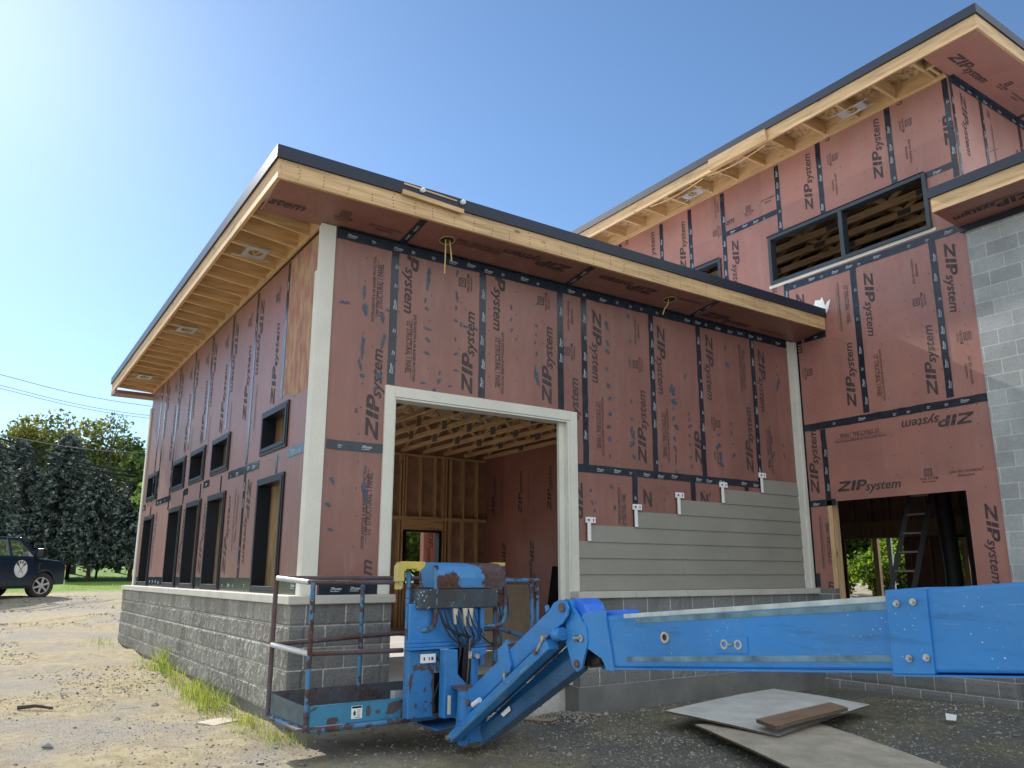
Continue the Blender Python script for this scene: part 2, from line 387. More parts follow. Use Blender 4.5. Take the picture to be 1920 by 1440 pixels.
def zip_glyphs(letters='ZIP'):
    """heavy slanted capitals with a thin horizontal cut, cap height 1"""
    Q = []
    if 'Z' in letters:
        Q += [[(0, .78), (1.18, .78), (1.18, 1), (0, 1)], [(0, 0), (1.18, 0), (1.18, .22), (0, .22)],
              [(0, .22), (.42, .22), (1.18, .78), (.76, .78)]]
    if 'I' in letters: Q += [[(1.34, 0), (1.68, 0), (1.68, 1), (1.34, 1)]]
    if 'P' in letters:
        Q += [[(1.84, 0), (2.18, 0), (2.18, 1), (1.84, 1)]]
        c = (2.42, .66); ro, ri = .34, .12
        pts = [(-90+i*22.5) for i in range(9)]
        Q += [[(2.18, .32), (2.42, .32), (2.42, .54), (2.18, .54)], [(2.18, .78), (2.42, .78), (2.42, 1), (2.18, 1)]]
        for a, b in zip(pts, pts[1:]):
            ca, sa, cb, sb = math.cos(rad(a)), math.sin(rad(a)), math.cos(rad(b)), math.sin(rad(b))
            Q += [[(c[0]+ri*ca, c[1]+ri*sa), (c[0]+ro*1.1*ca, c[1]+ro*sa), (c[0]+ro*1.1*cb, c[1]+ro*sb), (c[0]+ri*cb, c[1]+ri*sb)]]
    out = []
    for q in Q:
        for lo in (clipy(q, .40, False), clipy(q, .435, True)):
            if len(lo) > 2: out.append([(x+.28*y, y) for x, y in lo])
    return out
ZH = .148
def word(mb, P, adv, up, nrm, kind, length, m=0):
    """print one mark; P start of the baseline, adv/up unit vectors in the board's plane"""
    P, adv, up, nrm = Vector(P), Vector(adv), Vector(up), Vector(nrm)*.003
    def put(V, F, x=0, y=0, sx=1, sy=1, mm=m):
        mb.raw([tuple(P+adv*(x+a*sx)+up*(y+b*sy)+nrm) for a, b in V], F, mm)
    def fit(s, x, y, L, h, shear=0, off=0, mm=m):
        V, F, wd = fontmesh(s, shear, off); put(V, F, x, y, L/wd, h, mm)
    def rect(x0, x1, y0, y1, mm=m): put([(x0, y0), (x1, y0), (x1, y1), (x0, y1)], [(0, 1, 2, 3)], mm=mm)
    if kind[0] == 'Z' or kind == 'Psystem':
        lets = 'Z' if kind == 'Z' else ('P' if kind == 'Psystem' else 'ZIP')
        x = 0 if kind != 'Psystem' else -.27
        for q in zip_glyphs(lets): put(q, [tuple(range(len(q)))], x, 0, ZH*1.12, ZH)
        xs = x+.475
        if 'sys' in kind:
            s = kind[kind.index('s'):]; L = {'system': .545, 'sys': .22}[s]
            fit(s, xs-.012, -.018, L+.012, .132/.72, .28, .016)
            if s == 'system':
                c = [(1.035+x+.008*math.cos(i*1.05), .105+.008*math.sin(i*1.05)) for i in range(6)]; put(c, [tuple(range(6))])
    elif kind in ('m', 'em', 'stem', 'ystem'): fit(kind, 0, -.0, length, .132/.72, .28, .016)
    elif kind == 'ST': fit('1/2" STRUCTURAL 1 PANEL', 0, 0, length, .066/.7, 0, .012)
    elif kind == 'WR':
        fit('WATER-RESISTIVE & AIR BARRIER PROTECTION', 0, 0, length, .034/.7, 0, .012); rect(.05, length-.03, -.022, -.018)
    elif kind == '30':
        # a solid square with the figures left open, drawn as a frame and bold figures
        x = length*.5-.055
        rect(x, x+.11, .10, .112); rect(x, x+.11, .188, .20); rect(x, x+.012, .112, .188); rect(x+.098, x+.11, .112, .188)
        fit('30', x+.022, .122, .066, .056/.7, 0, .006)
        fit('YEAR SYSTEM', 0, .05, length, .034/.7, 0, .012); fit('LIMITED WARRANTY', .03, .012, length-.06, .02/.7, 0, .012)
    elif kind == 'J':
        fit('Join the revolution.', 0, .055, length, .045/.7, .2, .004); fit('#zipsystem', length*.25, 0, length*.5, .04/.7, .2, .004)
_word = fontmesh('ZIPsystem', .28, .02)
def tape(mb, side, c, a, b0, b1, wd=.092, vertical=True, t=.0045, marks=True):
    """self-adhesive seam tape: a thin strip a few mm proud; side 'y' = board facing -Y, 'x' = board facing -X"""
    if vertical: u0, u1, v0, v1 = a-wd/2, a+wd/2, b0, b1
    else: u0, u1, v0, v1 = b0, b1, a-wd/2, a+wd/2
    # slightly ragged, creased edges
    n = max(2, int((v1-v0 if vertical else u1-u0)/.12)); L = []
    rr = random.Random(int(a*1000)+int(b0*100))
    for i in range(n+1):
        f = i/n; j = rr.uniform(-.004, .004)
        if vertical: L.append(((u0+j, v0+(v1-v0)*f), (u1+j, v0+(v1-v0)*f)))
        else: L.append(((u0+(u1-u0)*f, v0+j), (u0+(u1-u0)*f, v1+j)))
    P = (lambda p, o: (p[0], c-o, p[1])) if side == 'y' else (lambda p, o: (c-o, p[0], p[1]))
    for (p, q), (r, s) in zip(L, L[1:]):
        mb.face([P(p, t), P(q, t), P(s, t), P(r, t)])
    if marks:
        V, F, wl = _word; run = (v1-v0) if vertical else (u1-u0); d = .12
        while d < run-.2:
            if rr.random() < .85:
                Lw = rr.choice((.12, .12, .05)); hh = .028 if Lw > .1 else .02
                o2 = rr.uniform(-.012, .012)
                if vertical:
                    O = (a+.012+o2, v0+d); ad = (0, 1); up = (-1, 0)
                    if side == 'x': O = (a-.012-o2, v0+d); up = (1, 0)
                else:
                    O = (u0+d, a-.012+o2) if side == 'y' else (u1-d, a-.012+o2); ad = (1, 0) if side == 'y' else (-1, 0); up = (0, 1)
                vs = [P((O[0]+ad[0]*x*Lw/wl+up[0]*y*hh/.7, O[1]+ad[1]*x*Lw/wl+up[1]*y*hh/.7), t+.0012) for x, y in V]
                mb.raw(vs, F, 1)
                # second small line of print
                O2 = (O[0]-up[0]*.016, O[1]-up[1]*.016); l2 = Lw*.8
                q = [(0, 0), (l2, 0), (l2, .005), (0, .005)]
                mb.face([P((O2[0]+ad[0]*x+up[0]*y, O2[1]+ad[1]*x+up[1]*y), t+.0012) for x, y in q], 1)
            d += rr.uniform(.2, .3)
def dirs(side, d):
    R = Vector((1, 0, 0)) if side == 'y' else Vector((0, -1, 0)); U = Vector((0, 0, 1))
    return {'u': (U, -R), 'd': (-U, R), 'r': (R, U), 'l': (-R, -U)}[d]
def nails(mb, side, c, us, zs, skip=None, r=.0095, off=.002):
    rr = random.Random(5)
    for u in us:
        for z in zs:
            uu, zz = u+rr.uniform(-.012, .012), z+rr.uniform(-.02, .02)
            if skip and skip(uu, zz): continue
            pts = [(uu+r*math.cos(k*math.pi/3), zz+r*math.sin(k*math.pi/3)) for k in range(6)]
            pts = [(p[0], c-off, p[1]) if side == 'y' else (c-off, p[0], p[1]) for p in pts]
            mb.face(pts if side == 'y' else pts[::-1])
def grid_wall(mb, ax, c0, c1, u0, u1, z0, z1, holes, m=0):
    """sheet in the plane of axis ax between c0 and c1 with rectangular holes (ua,ub,za,zb)"""
    us = sorted({u0, u1, *[h[i] for h in holes for i in (0, 1) if u0 < h[i] < u1]})
    zs = sorted({z0, z1, *[h[i] for h in holes for i in (2, 3) if z0 < h[i] < z1]})
    def solid(i, j):
        if i < 0 or j < 0 or i >= len(us)-1 or j >= len(zs)-1: return False
        cu, cz = (us[i]+us[i+1])/2, (zs[j]+zs[j+1])/2
        return not any(h[0] < cu < h[1] and h[2] < cz < h[3] for h in holes)
    P = lambda u, z, c: (u, c, z) if ax == 1 else (c, u, z)
    for i in range(len(us)-1):
        for j in range(len(zs)-1):
            if not solid(i, j): continue
            a, b, e, f = us[i], us[i+1], zs[j], zs[j+1]
            mb.face([P(a, e, c0), P(b, e, c0), P(b, f, c0), P(a, f, c0)], m)
            mb.face([P(a, f, c1), P(b, f, c1), P(b, e, c1), P(a, e, c1)], m)
            for (di, dj, p, q) in ((-1, 0, (a, e), (a, f)), (1, 0, (b, f), (b, e)), (0, -1, (b, e), (a, e)), (0, 1, (a, f), (b, f))):
                if not solid(i+di, j+dj): mb.face([P(*p, c0), P(*q, c0), P(*q, c1), P(*p, c1)], m)
def rough_wall(mb, side, c, u0, u1, z0, z1, st, amp, m=0):
    """split-face masonry: joints recessed, faces broken by noise; faces -Y or -X"""
    us = np.arange(u0, u1+st*.5, st); us[-1] = u1; zs = np.arange(z0, z1+st*.5, st); zs[-1] = z1
    V = []
    for z in zs:
        k = math.floor((z+2.844)/.2032); fz = (z+2.844)/.2032-k
        for u in us:
            fu = ((u/.4064)+(.5 if k % 2 else 0)) % 1
            e = min(fz, 1-fz)*.2032; e2 = min(fu, 1-fu)*.4064
            j = min(1, e/.014)*min(1, e2/.012)
            n = noise.noise(Vector((u*13, z*7, 1)))*.6+noise.noise(Vector((u*38, z*20, 4)))*.45+noise.noise(Vector((u*2.5, z*2.5+k*3, 9)))*.4+noise.noise(Vector((u*80, z*60, 2)))*.25
            d = -.012+j*(.012+amp*(.6+n))
            edge = (u-u0 < 1e-6 or u1-u < 1e-6 or z-z0 < 1e-6 or z1-z < 1e-6)
            if edge: d = 0
            V.append((u, c-d, z) if side == 'y' else (c-d, u, z))
    nu = len(us); b = len(mb.v); mb.v += V
    for j in range(len(zs)-1):
        for i in range(nu-1):
            q = [b+j*nu+i, b+j*nu+i+1, b+(j+1)*nu+i+1, b+(j+1)*nu+i]
            if side == 'x': q = q[::-1]
            mb.f.append(tuple(q)); mb.m.append(m)
            for k in q:
                P = mb.v[k]; mb.uv.append((P[0] if side == 'y' else P[1], P[2]))

# ================================================================ low wing with the overhead-door opening
BX = 8.12
PLT = mat('truss_plate', (.10, .10, .105), .5)
mat('yellow_cable', (.55, .40, .14), .5)
A = empty('garage_wing', (4, 5, 0), 'low garage wing in red sheathing with flat overhanging roof and a big cream-framed opening', 'building')
OP = (.88, 3.40, .2, 3.47)
zf = lambda y: 5.32-.0094*(y+.62)         # underside of the rake fascia
# masonry base
mb = MB(); rough_wall(mb, 'x', -.15, -.15, 9.85, .204, 1.219, .022, .020)
rough_wall(mb, 'y', -.15, -.15, .90, .204, 1.219, .03, .008, 1); rough_wall(mb, 'y', -.15, 3.36, 8.0, .204, 1.219, .04, .008, 1)
mb.box(-.12, .01, -.12, 9.84, .21, 1.21, 1); mb.box(-.12, .899, -.12, .14, .21, 1.212, 1); mb.box(3.362, 8.0, -.12, .14, .21, 1.212, 1)
mb.face([(.90, -.15, .204), (.90, .14, .204), (.90, .14, 1.219), (.90, -.15, 1.219)], 1)
mb.face([(3.36, .14, .204), (3.36, -.15, .204), (3.36, -.15, 1.219), (3.36, .14, 1.219)], 1)
mb.face([(-.15, 9.85, .204), (.2, 9.85, .204), (.2, 9.85, 1.219), (-.15, 9.85, 1.219)], 1)
base = mb.build('block_base', [CMUS, CMUF], A, smooth=False)
mb = MB(); mb.box(-.125, 0, -.125, 9.83, -.6, .203); mb.box(-.124, .93, -.124, .12, -.6, .202); mb.box(3.33, 8.03, -.16, .12, -.6, .203)
mb.build('footing', FOOT, A)
def stone(*q): mb = MB(); mb.box(*q); mb.build('sill_stone', CAPM, A, bevel=.006)
y = -.19
while y < 9.88: e = min(y+.61, 9.9); stone(-.19, .02, y+.002, e-.002, 1.22, 1.30); y = e
stone(.021, .93, -.19, .10, 1.2205, 1.3005)
x = 3.33
while x < 8.0: e = min(x+.92, 8.05); stone(x+.002, e-.002, -.19, .10, 1.22, 1.30); x = e
# front wall
mb = MB(); grid_wall(mb, 1, 0, .012, 0, BX, 1.301, 5.25, [OP]); mb.box(BX-.01, BX-.004, .2, .3, .25, .26)
fw = mb.build('front_wall', ZIP, A)
SEAMS = (.87, 2.05, 3.24, 3.635, 4.86, 5.82, 7.03)
LOW = (4.46, 5.56, 6.70)
mb = MB()
for s in SEAMS: tape(mb, 'y', 0, s, (3.56 if s < 3.3 else 2.86), 5.2)
for s in LOW: tape(mb, 'y', 0, s, 1.8, 2.80)
tape(mb, 'y', 0, 2.83, .17, .81, .10, False, .006); tape(mb, 'y', 0, 2.83, 3.44, 7.98, .10, False, .006)
tape(mb, 'y', 0, 5.185, .16, 7.98, .12, False, .0065)
tape(mb, 'y', 0, 1.36, .17, .80, .11, False, .006)
mb.build('seam_tape', [TAPE, TAPEW], fw)
TEXTS = [('A','ZIPsystem','u',0.74,2.92,0.76,4.07),('A','Psystem','d',1.02,5.17,1.03,4.57),('A','ZIPsystem','u',1.92,3.58,1.92,4.64),('A','Psystem','d',2.23,5.18,2.23,4.58),('A','ZIPsystem','u',3.09,3.6,3.08,4.64),('A','ZIPsystem','u',3.5,2.98,3.51,4.02),('A','ZIPsystem','d',3.79,5.0,3.78,3.96),('A','ZIPsystem','u',4.69,2.97,4.69,4.03),('A','ZIPsystem','d',4.98,5.0,4.97,3.94),('A','ZIP','u',5.79,3.03,5.8,3.5),('A','ZIPsystem','d',5.98,5.04,5.97,4.0),('A','ZIPsystem','u',6.89,3.0,6.88,4.05),('A','ZIPsystem','d',7.17,5.0,7.18,3.94),('A','ZIPsys','d',3.42,2.68,3.43,1.94),('A','Z','d',4.61,2.63,4.61,2.33),('A','Z','d',5.71,2.66,5.71,2.52),('A','m','u',0.73,1.49,0.72,1.65),('A','ST','u',0.73,4.32,0.7,4.94),('A','WR','u',0.64,4.24,0.61,5.01),('A','ST','d',1.04,4.33,1.06,3.72),('A','WR','d',1.13,4.42,1.15,3.63),('A','ST','d',2.24,4.34,2.24,3.71),('A','WR','d',2.33,4.42,2.34,3.64),('A','ST','d',3.82,3.72,3.83,3.1),('A','WR','d',3.91,3.8,3.92,3.02),('A','ST','d',5.01,3.71,5.02,3.09),('A','WR','d',5.1,3.79,5.11,3.02),('A','ST','u',6.85,4.3,6.87,4.93),('A','WR','u',6.75,4.22,6.76,4.99),('A','ST','d',7.24,3.7,7.23,3.09),('A','WR','d',7.32,3.78,7.31,3.02),('A','ST','u',0.7,1.91,0.69,2.56),('A','WR','u',0.63,1.76,0.61,2.63),('A','ST','u',4.29,2.13,4.28,2.54),('A','WR','u',4.19,2.14,4.18,2.62),('A','30','u',1.91,4.83,1.92,5.07),('A','30','u',3.08,4.83,3.09,5.07),('A','30','u',3.49,4.22,3.5,4.46),('A','30','u',4.69,4.23,4.68,4.46),('A','30','d',6.0,3.79,6.0,3.57),('A','J','u',3.45,4.62,3.45,5.04),('A','J','u',4.63,4.63,4.64,5.04),('A','J','d',6.04,3.32,6.04,3.07),('B','ZIPsystem','u',-1.83,7.45,-1.83,8.49),('B','ZIPsystem','u',-0.58,7.44,-0.6,8.47),('B','m','d',-0.91,8.63,-0.9,8.5),('B','m','d',-2.16,8.61,-2.15,8.5),('B','ZIP','u',-2.94,7.49,-2.95,7.97),('B','ystem','u',3.15,7.89,3.14,8.44),('B','ZIPsystem','u',2.31,7.32,2.31,8.34),('B','m','d',4.03,8.56,4.03,8.44),('B','em','r',1.26,7.84,1.07,7.83),('B','ZIPsystem','d',1.16,7.5,1.13,6.65),('B','em','u',0.26,6.1,0.25,6.31),('B','Z','d',-0.11,6.08,-0.11,5.9),('B','ZIPsystem','d',-1.34,6.05,-1.35,5.0),('B','ZIPsystem','u',-2.27,3.95,-2.27,5.0),('B','ZIPsystem','u',-1.02,4.0,-1.01,5.05),('B','ZIPsystem','d',-2.59,6.08,-2.61,5.03),('B','em','d',-0.06,5.27,-0.08,5.05),('B','ZIPsystem','l',-2.71,3.64,-1.62,3.66),('B','ZIPsystem','r',-0.57,2.74,-1.66,2.74),('B','ZIPsystem','u',-0.25,2.74,-0.28,3.74),('B','ZIPsystem','d',-2.69,2.41,-2.65,1.4),('B','em','u',-0.36,1.17,-0.37,1.4),('B','30','u',-2.26,5.24,-2.26,5.47),('B','30','d',-2.6,4.78,-2.59,4.59),('B','30','d',-2.15,8.27,-2.14,8.03),('B','30','d',-0.9,8.28,-0.89,8.05),('B','30','d',-0.1,4.8,-0.11,4.6),('B','30','r',-1.87,2.74,-2.13,2.73),('B','30','u',1.39,7.67,1.38,7.91),('B','30','r',0.85,7.83,0.63,7.83),('B','J','d',-2.21,7.89,-2.2,7.48),('B','J','d',-0.96,7.88,-0.94,7.5),('B','J','u',-2.18,5.63,-2.22,6.03),('B','J','d',-2.67,4.41,-2.65,4.0),('B','J','r',-2.29,2.79,-2.73,2.8),('B','J','r',0.46,7.92,0.16,7.89),('B','J','u',1.43,8.08,1.42,8.49),('B','ST','d',-0.99,5.95,-0.97,5.32),('B','WR','d',-0.87,6.04,-0.88,5.23),('B','ST','d',-1.37,4.73,-1.37,4.08),('B','WR','d',-1.46,4.8,-1.47,4.01),('B','ST','l',-1.34,3.62,-0.68,3.64),('B','WR','l',-1.45,3.52,-0.6,3.52),('B','ST','u',-0.37,1.66,-0.32,2.29),('B','WR','u',-0.23,1.58,-0.22,2.39)]
mb = MB()
for (W, k, d, u0, z0, u1, z1) in TEXTS:
    if W != 'A': continue
    ad, up = dirs('y', d); word(mb, (u0, 0, z0), ad, up, (0, -1, 0), k, math.hypot(u1-u0, z1-z0))
mb.build('printed_lettering', INK, fw)
mb = MB()
nails(mb, 'y', 0, [.12+.405*k for k in range(20)], [1.5+.29*k for k in range(13)], lambda u, z: OP[0]-.1 < u < OP[1]+.1 and z < 3.6)
mb.build('nail_dimples', NAILM, fw)
DABS = [(0.29,4.4,0.056,0.03),(0.51,4.57,0.026,0.074),(0.53,4.37,0.031,0.099),(0.74,4.31,0.031,0.056),(0.8,4.41,0.022,0.026),(0.76,4.04,0.031,0.09),(0.52,3.93,0.03,0.114),(0.5,3.73,0.026,0.071),(0.53,3.61,0.047,0.021),(0.72,3.64,0.04,0.055),(0.69,3.48,0.031,0.029),(0.48,3.22,0.025,0.024),(1.3,4.91,0.039,0.124),(1.27,4.62,0.024,0.031),(1.29,4.52,0.024,0.031),(1.31,4.28,0.048,0.022),(1.31,4.15,0.038,0.026),(1.3,3.99,0.038,0.022),(1.69,5.05,0.025,0.042),(1.69,4.76,0.03,0.061),(1.68,4.61,0.025,0.027),(1.68,4.45,0.024,0.027),(1.75,4.41,0.025,0.023),(1.81,4.4,0.03,0.027),(1.96,4.39,0.025,0.023),(1.68,4.22,0.019,0.022),(1.69,4.04,0.029,0.024),(1.69,3.84,0.024,0.018),(1.48,3.78,0.024,0.022),(1.47,3.68,0.038,0.026),(1.27,3.63,0.033,0.021),(1.41,3.56,0.023,0.039),(1.62,3.64,0.026,0.015),(2.47,4.77,0.024,0.034),(2.47,4.61,0.021,0.024),(2.48,4.47,0.021,0.024),(2.55,4.37,0.021,0.016),(2.86,4.89,0.022,0.024),(2.86,4.6,0.022,0.024),(2.85,4.48,0.022,0.019),(2.84,4.37,0.018,0.022),(2.86,4.23,0.022,0.029),(2.86,3.93,0.033,0.149),(4.04,4.81,0.044,0.057),(4.04,4.57,0.031,0.046),(4.04,4.45,0.057,0.03),(4.02,4.2,0.03,0.03),(4.04,3.97,0.03,0.055),(4.06,3.8,0.03,0.029),(4.06,3.59,0.03,0.044),(4.03,3.41,0.036,0.034),(4.04,3.25,0.03,0.054),(4.04,3.02,0.027,0.024),(4.43,5.02,0.025,0.037),(4.46,4.66,0.018,0.026),(4.44,4.36,0.021,0.068),(4.44,3.81,0.024,0.03),(4.44,3.56,0.024,0.025),(4.45,3.37,0.045,0.096),(4.44,3.22,0.038,0.055),(4.46,3.05,0.031,0.034),(5.24,4.07,0.049,0.113),(5.26,3.9,0.079,0.047),(5.24,3.8,0.022,0.026),(5.24,3.66,0.031,0.036),(5.29,3.54,0.056,0.041),(5.24,3.37,0.033,0.036),(5.25,3.23,0.041,0.041),(5.25,3.08,0.021,0.077),(5.25,2.9,0.019,0.03),(5.51,4.31,0.032,0.032),(5.55,3.76,0.022,0.026),(5.55,3.68,0.027,0.026),(5.56,3.58,0.05,0.031),(5.54,3.44,0.027,0.02),(5.54,3.31,0.022,0.02),(5.55,3.13,0.027,0.025),(5.56,3.0,0.027,0.02),(6.41,4.89,0.024,0.052),(6.43,4.63,0.046,0.051),(6.72,4.95,0.025,0.04),(6.15,3.51,0.033,0.026),(6.14,3.35,0.044,0.048),(6.17,3.19,0.044,0.07),(6.18,3.08,0.052,0.048),(6.44,3.57,0.029,0.032),(6.44,3.71,0.024,0.038),(6.45,3.4,0.024,0.021),(6.46,3.23,0.04,0.043),(7.62,4.48,0.041,0.128),(7.61,4.64,0.023,0.029),(7.61,4.78,0.023,0.029),(7.63,3.49,0.019,0.04),(7.64,3.33,0.022,0.04),(7.36,3.56,0.022,0.051),(7.39,3.33,0.026,0.051),(0.25,2.45,0.03,0.035),(0.62,2.35,0.04,0.11),(0.22,2.2,0.05,0.02),(0.26,1.95,0.03,0.02),(4.05,2.62,0.03,0.03),(4.1,2.35,0.03,0.03),(3.7,2.55,0.02,0.03),(3.72,2.4,0.02,0.03),(5.0,2.5,0.02,0.02),(5.05,2.6,0.02,0.01),(3.76,2.3,0.02,0.02),(5.9,2.62,0.025,0.03)]
mb = MB(); rr = random.Random(3)
for (x, z, a, b) in DABS:
    n = 14; ph = rr.uniform(0, 6); sk = rr.uniform(-.35, .35); pts = []
    for i in range(n):
        t = i/n*2*math.pi; r = 1+.38*math.sin(2*t+ph)+.30*math.sin(5*t+ph*2)+rr.uniform(-.18, .18)
        px, pz = a*.8*r*math.cos(t), b*.85*r*math.sin(t); pts.append((x+px+sk*pz*.4, -.0038, z+pz))
    mb.face([(x, -.0038, z)]+pts[:n//2+1]); mb.face([(x, -.0038, z)]+pts[n//2:]+pts[:1])
mb.build('sealant_dabs', DAB, fw)
# opening trim, jambs
mb = MB()
mb.box(.80, .92, -.03, .012, 1.301, 3.54); mb.box(3.36, 3.475, -.03, .012, 1.301, 3.54); mb.box(.921, 3.359, -.0301, .012, 3.42, 3.54)
mb.build('opening_trim', CREAM, A, bevel=.004)
mb = MB(); mb.box(.921, .935, -.02, .17, 1.30, 3.419); mb.box(3.325, 3.359, -.02, .17, .22, 3.419); mb.box(.936, 3.324, -.02, .17, 3.395, 3.418)
mb.box(3.24, 3.3245, .05, .10, .22, 3.395)
mb.build('opening_jamb', CREAM, A, bevel=.003)
# corner boards
mb = MB(); mb.box(-.028, .14, -.028, -.002, 1.301, 5.245); mb.box(-.030, -.002, -.0015, .10, 1.301, 4.72)
mb.box(-.026, -.002, -.0015, .05, 4.72, 5.235); mb.build('corner_board', CREAM, A, bevel=.003)
mb = MB(); mb.box(7.90, 8.02, -.032, -.001, 1.301, 5.24); mb.box(8.021, 8.095, -.055, -.001, 1.301, 5.24); mb.build('corner_board', CREAM, A, bevel=.003)
mb = MB(); mb.box(-.03, -.002, 9.60, 9.72, 1.301, 4.85); mb.box(-.03, .10, 9.72, 9.75, 1.301, 4.85); mb.build('corner_board', CREAM, A, bevel=.003)
# lap siding, each board its own part, tilted out at the bottom
steps = [(1.30, 1.495, 3.478), (1.50, 1.695, 3.478), (1.70, 1.905, 3.478), (1.90, 2.105, 3.67), (2.10, 2.305, 4.43), (2.30, 2.505, 5.27), (2.50, 2.705, 6.16), (2.70, 2.905, 7.05)]
cuts = {1: 5.28, 2: 6.19}
for i, (z0, z1, x0) in enumerate(steps):
    segs = [(x0, 7.897)] if i not in cuts else [(x0, cuts[i]-.0015), (cuts[i]+.0015, 7.897)]
    for a, b in segs:
        mb = MB(); mb.hexa([(a, -.026, z0+.004), (b, -.026, z0+.004), (b, -.012, z0+.004), (a, -.012, z0+.004), (a, -.012, z1+.008), (b, -.012, z1+.008), (b, -.004, z1+.008), (a, -.004, z1+.008)])
        mb.build('siding_board', SIDE, A)
mb = MB(); mb.box(3.478, 7.897, -.034, -.002, 1.302, 1.303); mb.build('starter_flashing', FRAME, A)
for (x0, z0) in ((3.59, 1.91), (4.39, 2.11), (5.19, 2.31), (6.09, 2.51), (6.97, 2.71)):
    mb = MB(); mb.box(x0+.02, x0+.075, -.040, -.030, z0, z0+.24); mb.box(x0, x0+.15, -.042, -.012, z0+.225, z0+.30)
    o = mb.build('siding_gauge', WHITE, A, bevel=.004)
    m2 = MB(); m2.box(x0+.02, x0+.05, -.0435, -.0425, z0+.25, z0+.275); m2.box(x0+.105, x0+.12, -.0435, -.0425, z0+.245, z0+.28); m2.build('gauge_print', INK, o)
# left wall with ten window openings
WY_ = [(8.28, 9.18), (5.93, 6.83), (4.60, 5.50), (3.22, 4.12), (.78, 1.70)]
holes = [(a, b, 1.33, 2.57) for a, b in WY_]+[(a, b, 2.92, 3.38) for a, b in WY_]
mb = MB(); grid_wall(mb, 0, 0, .012, 0.0001, 9.7, 1.301, 5.18, holes); lw = mb.build('side_wall', ZIP, A)
mb = MB()
SL = (8.67, 8.2, 7.03, 5.87, 4.71, 3.52, 2.33)
for s in SL: tape(mb, 'x', 0, s, 3.5 if s not in (8.67, 8.2, 7.03, 2.33) else 2.86, 5.16, .085)
tape(mb, 'x', 0, 1.08, 3.48, 5.16, .085)
for s in (7.03, 8.67, 2.33): tape(mb, 'x', 0, s, 1.46 if s == 2.33 else 2.6, 2.77, .08)
for s in (4.71, 3.52, 1.08, 5.87): tape(mb, 'x', 0, s, 2.62, 2.84, .06, marks=False)
ends = [(9.25, 9.6), (6.9, 8.2), (5.57, 5.86), (4.19, 4.53), (1.77, 3.15), (.12, .71)]
for a, b in ends: tape(mb, 'x', 0, 2.80, a, b, .10, False, .006); tape(mb, 'x', 0, 1.385, a, b, .155, False, .0062)
mb.build('seam_tape', [TAPEL, TAPEW], lw)
mb = MB(); X = (-1, 0, 0)
for s in SL[1:]:
    ad, up = dirs('x', 'd'); word(mb, (0, s-.13, 5.02), ad, up, X, 'ZIPsystem', 1.04)
    ad, up = dirs('x', 'u'); word(mb, (0, s+.10-1.19+.1, 3.46), ad, up, X, 'ZIPsystem', 1.04)
    ad, up = dirs('x', 'd'); word(mb, (0, s-.22, 3.86), ad, up, X, 'WR', .6)
    ad, up = dirs('x', 'u'); word(mb, (0, s-.98, 4.72), ad, up, X, '30', .24)
ad, up = dirs('x', 'd'); word(mb, (0, 2.18, 2.66), ad, up, X, 'ZIPsystem', 1.04); word(mb, (0, 2.72, 2.6), ad, up, X, 'WR', .8); word(mb, (0, 2.62, 2.5), ad, up, X, 'ST', .6)
word(mb, (0, 8.1, 2.66), ad, up, X, 'ZIPsystem', 1.04)
ad, up = dirs('x', 'u')
for yy in (4.3, 5.66, 2.95): word(mb, (0, yy, 1.5), ad, up, X, 'ZIPsystem', 1.04)
mb.build('printed_lettering', INK, lw)
mb = MB(); nails(mb, 'x', 0, [.2+.4*k for k in range(24)], [1.6+.3*k for k in range(12)], lambda u, z: any(h[0]-.05 < u < h[1]+.05 and h[2]-.05 < z < h[3]+.05 for h in holes))
mb.build('nail_dimples', NAILM, lw)
# bare, weathered board beside the corner
m_, t_, p_ = newmat('abraded_sheathing'); v_ = coords(t_)
c_ = mix(t_, ramp(t_, tnoise(t_, coords(t_, scale=(1, 3, 1)), 3, 6, .7), [(.42, 0), (.6, .9)]), (.30, .125, .10), (.40, .27, .15)); t_.links.new(c_, p_.inputs['Base Color']); p_.inputs['Roughness'].default_value = .8
mb = MB(); mb.box(-.0025, -.0003, .12, .74, 3.44, 5.17); mb.box(-.0024, -.0003, .741, 1.03, 3.50, 5.16); mb.build('scuffed_panel', m_, A)
for (a, b, c, d) in holes:
    mb = MB(); t = .05
    mb.box(-.028, .135, a+.001, a+.045, c+.001, d-.001); mb.box(-.028, .135, b-.045, b-.001, c+.001, d-.001)
    mb.box(-.0275, .135, a+.0455, b-.0455, c+.001, c+.045); mb.box(-.0275, .135, a+.0455, b-.0455, d-.045, d-.001)
    mb.box(-.020, -.001, a-.035, a, c-.035, d+.035); mb.box(-.020, -.001, b, b+.035, c-.035, d+.035)
    mb.box(-.0195, -.001, a+.0005, b-.0005, c-.035, c); mb.box(-.0195, -.001, a+.0005, b-.0005, d, d+.035)
    mb.build('window_frame', FRAME, A, bevel=.003)
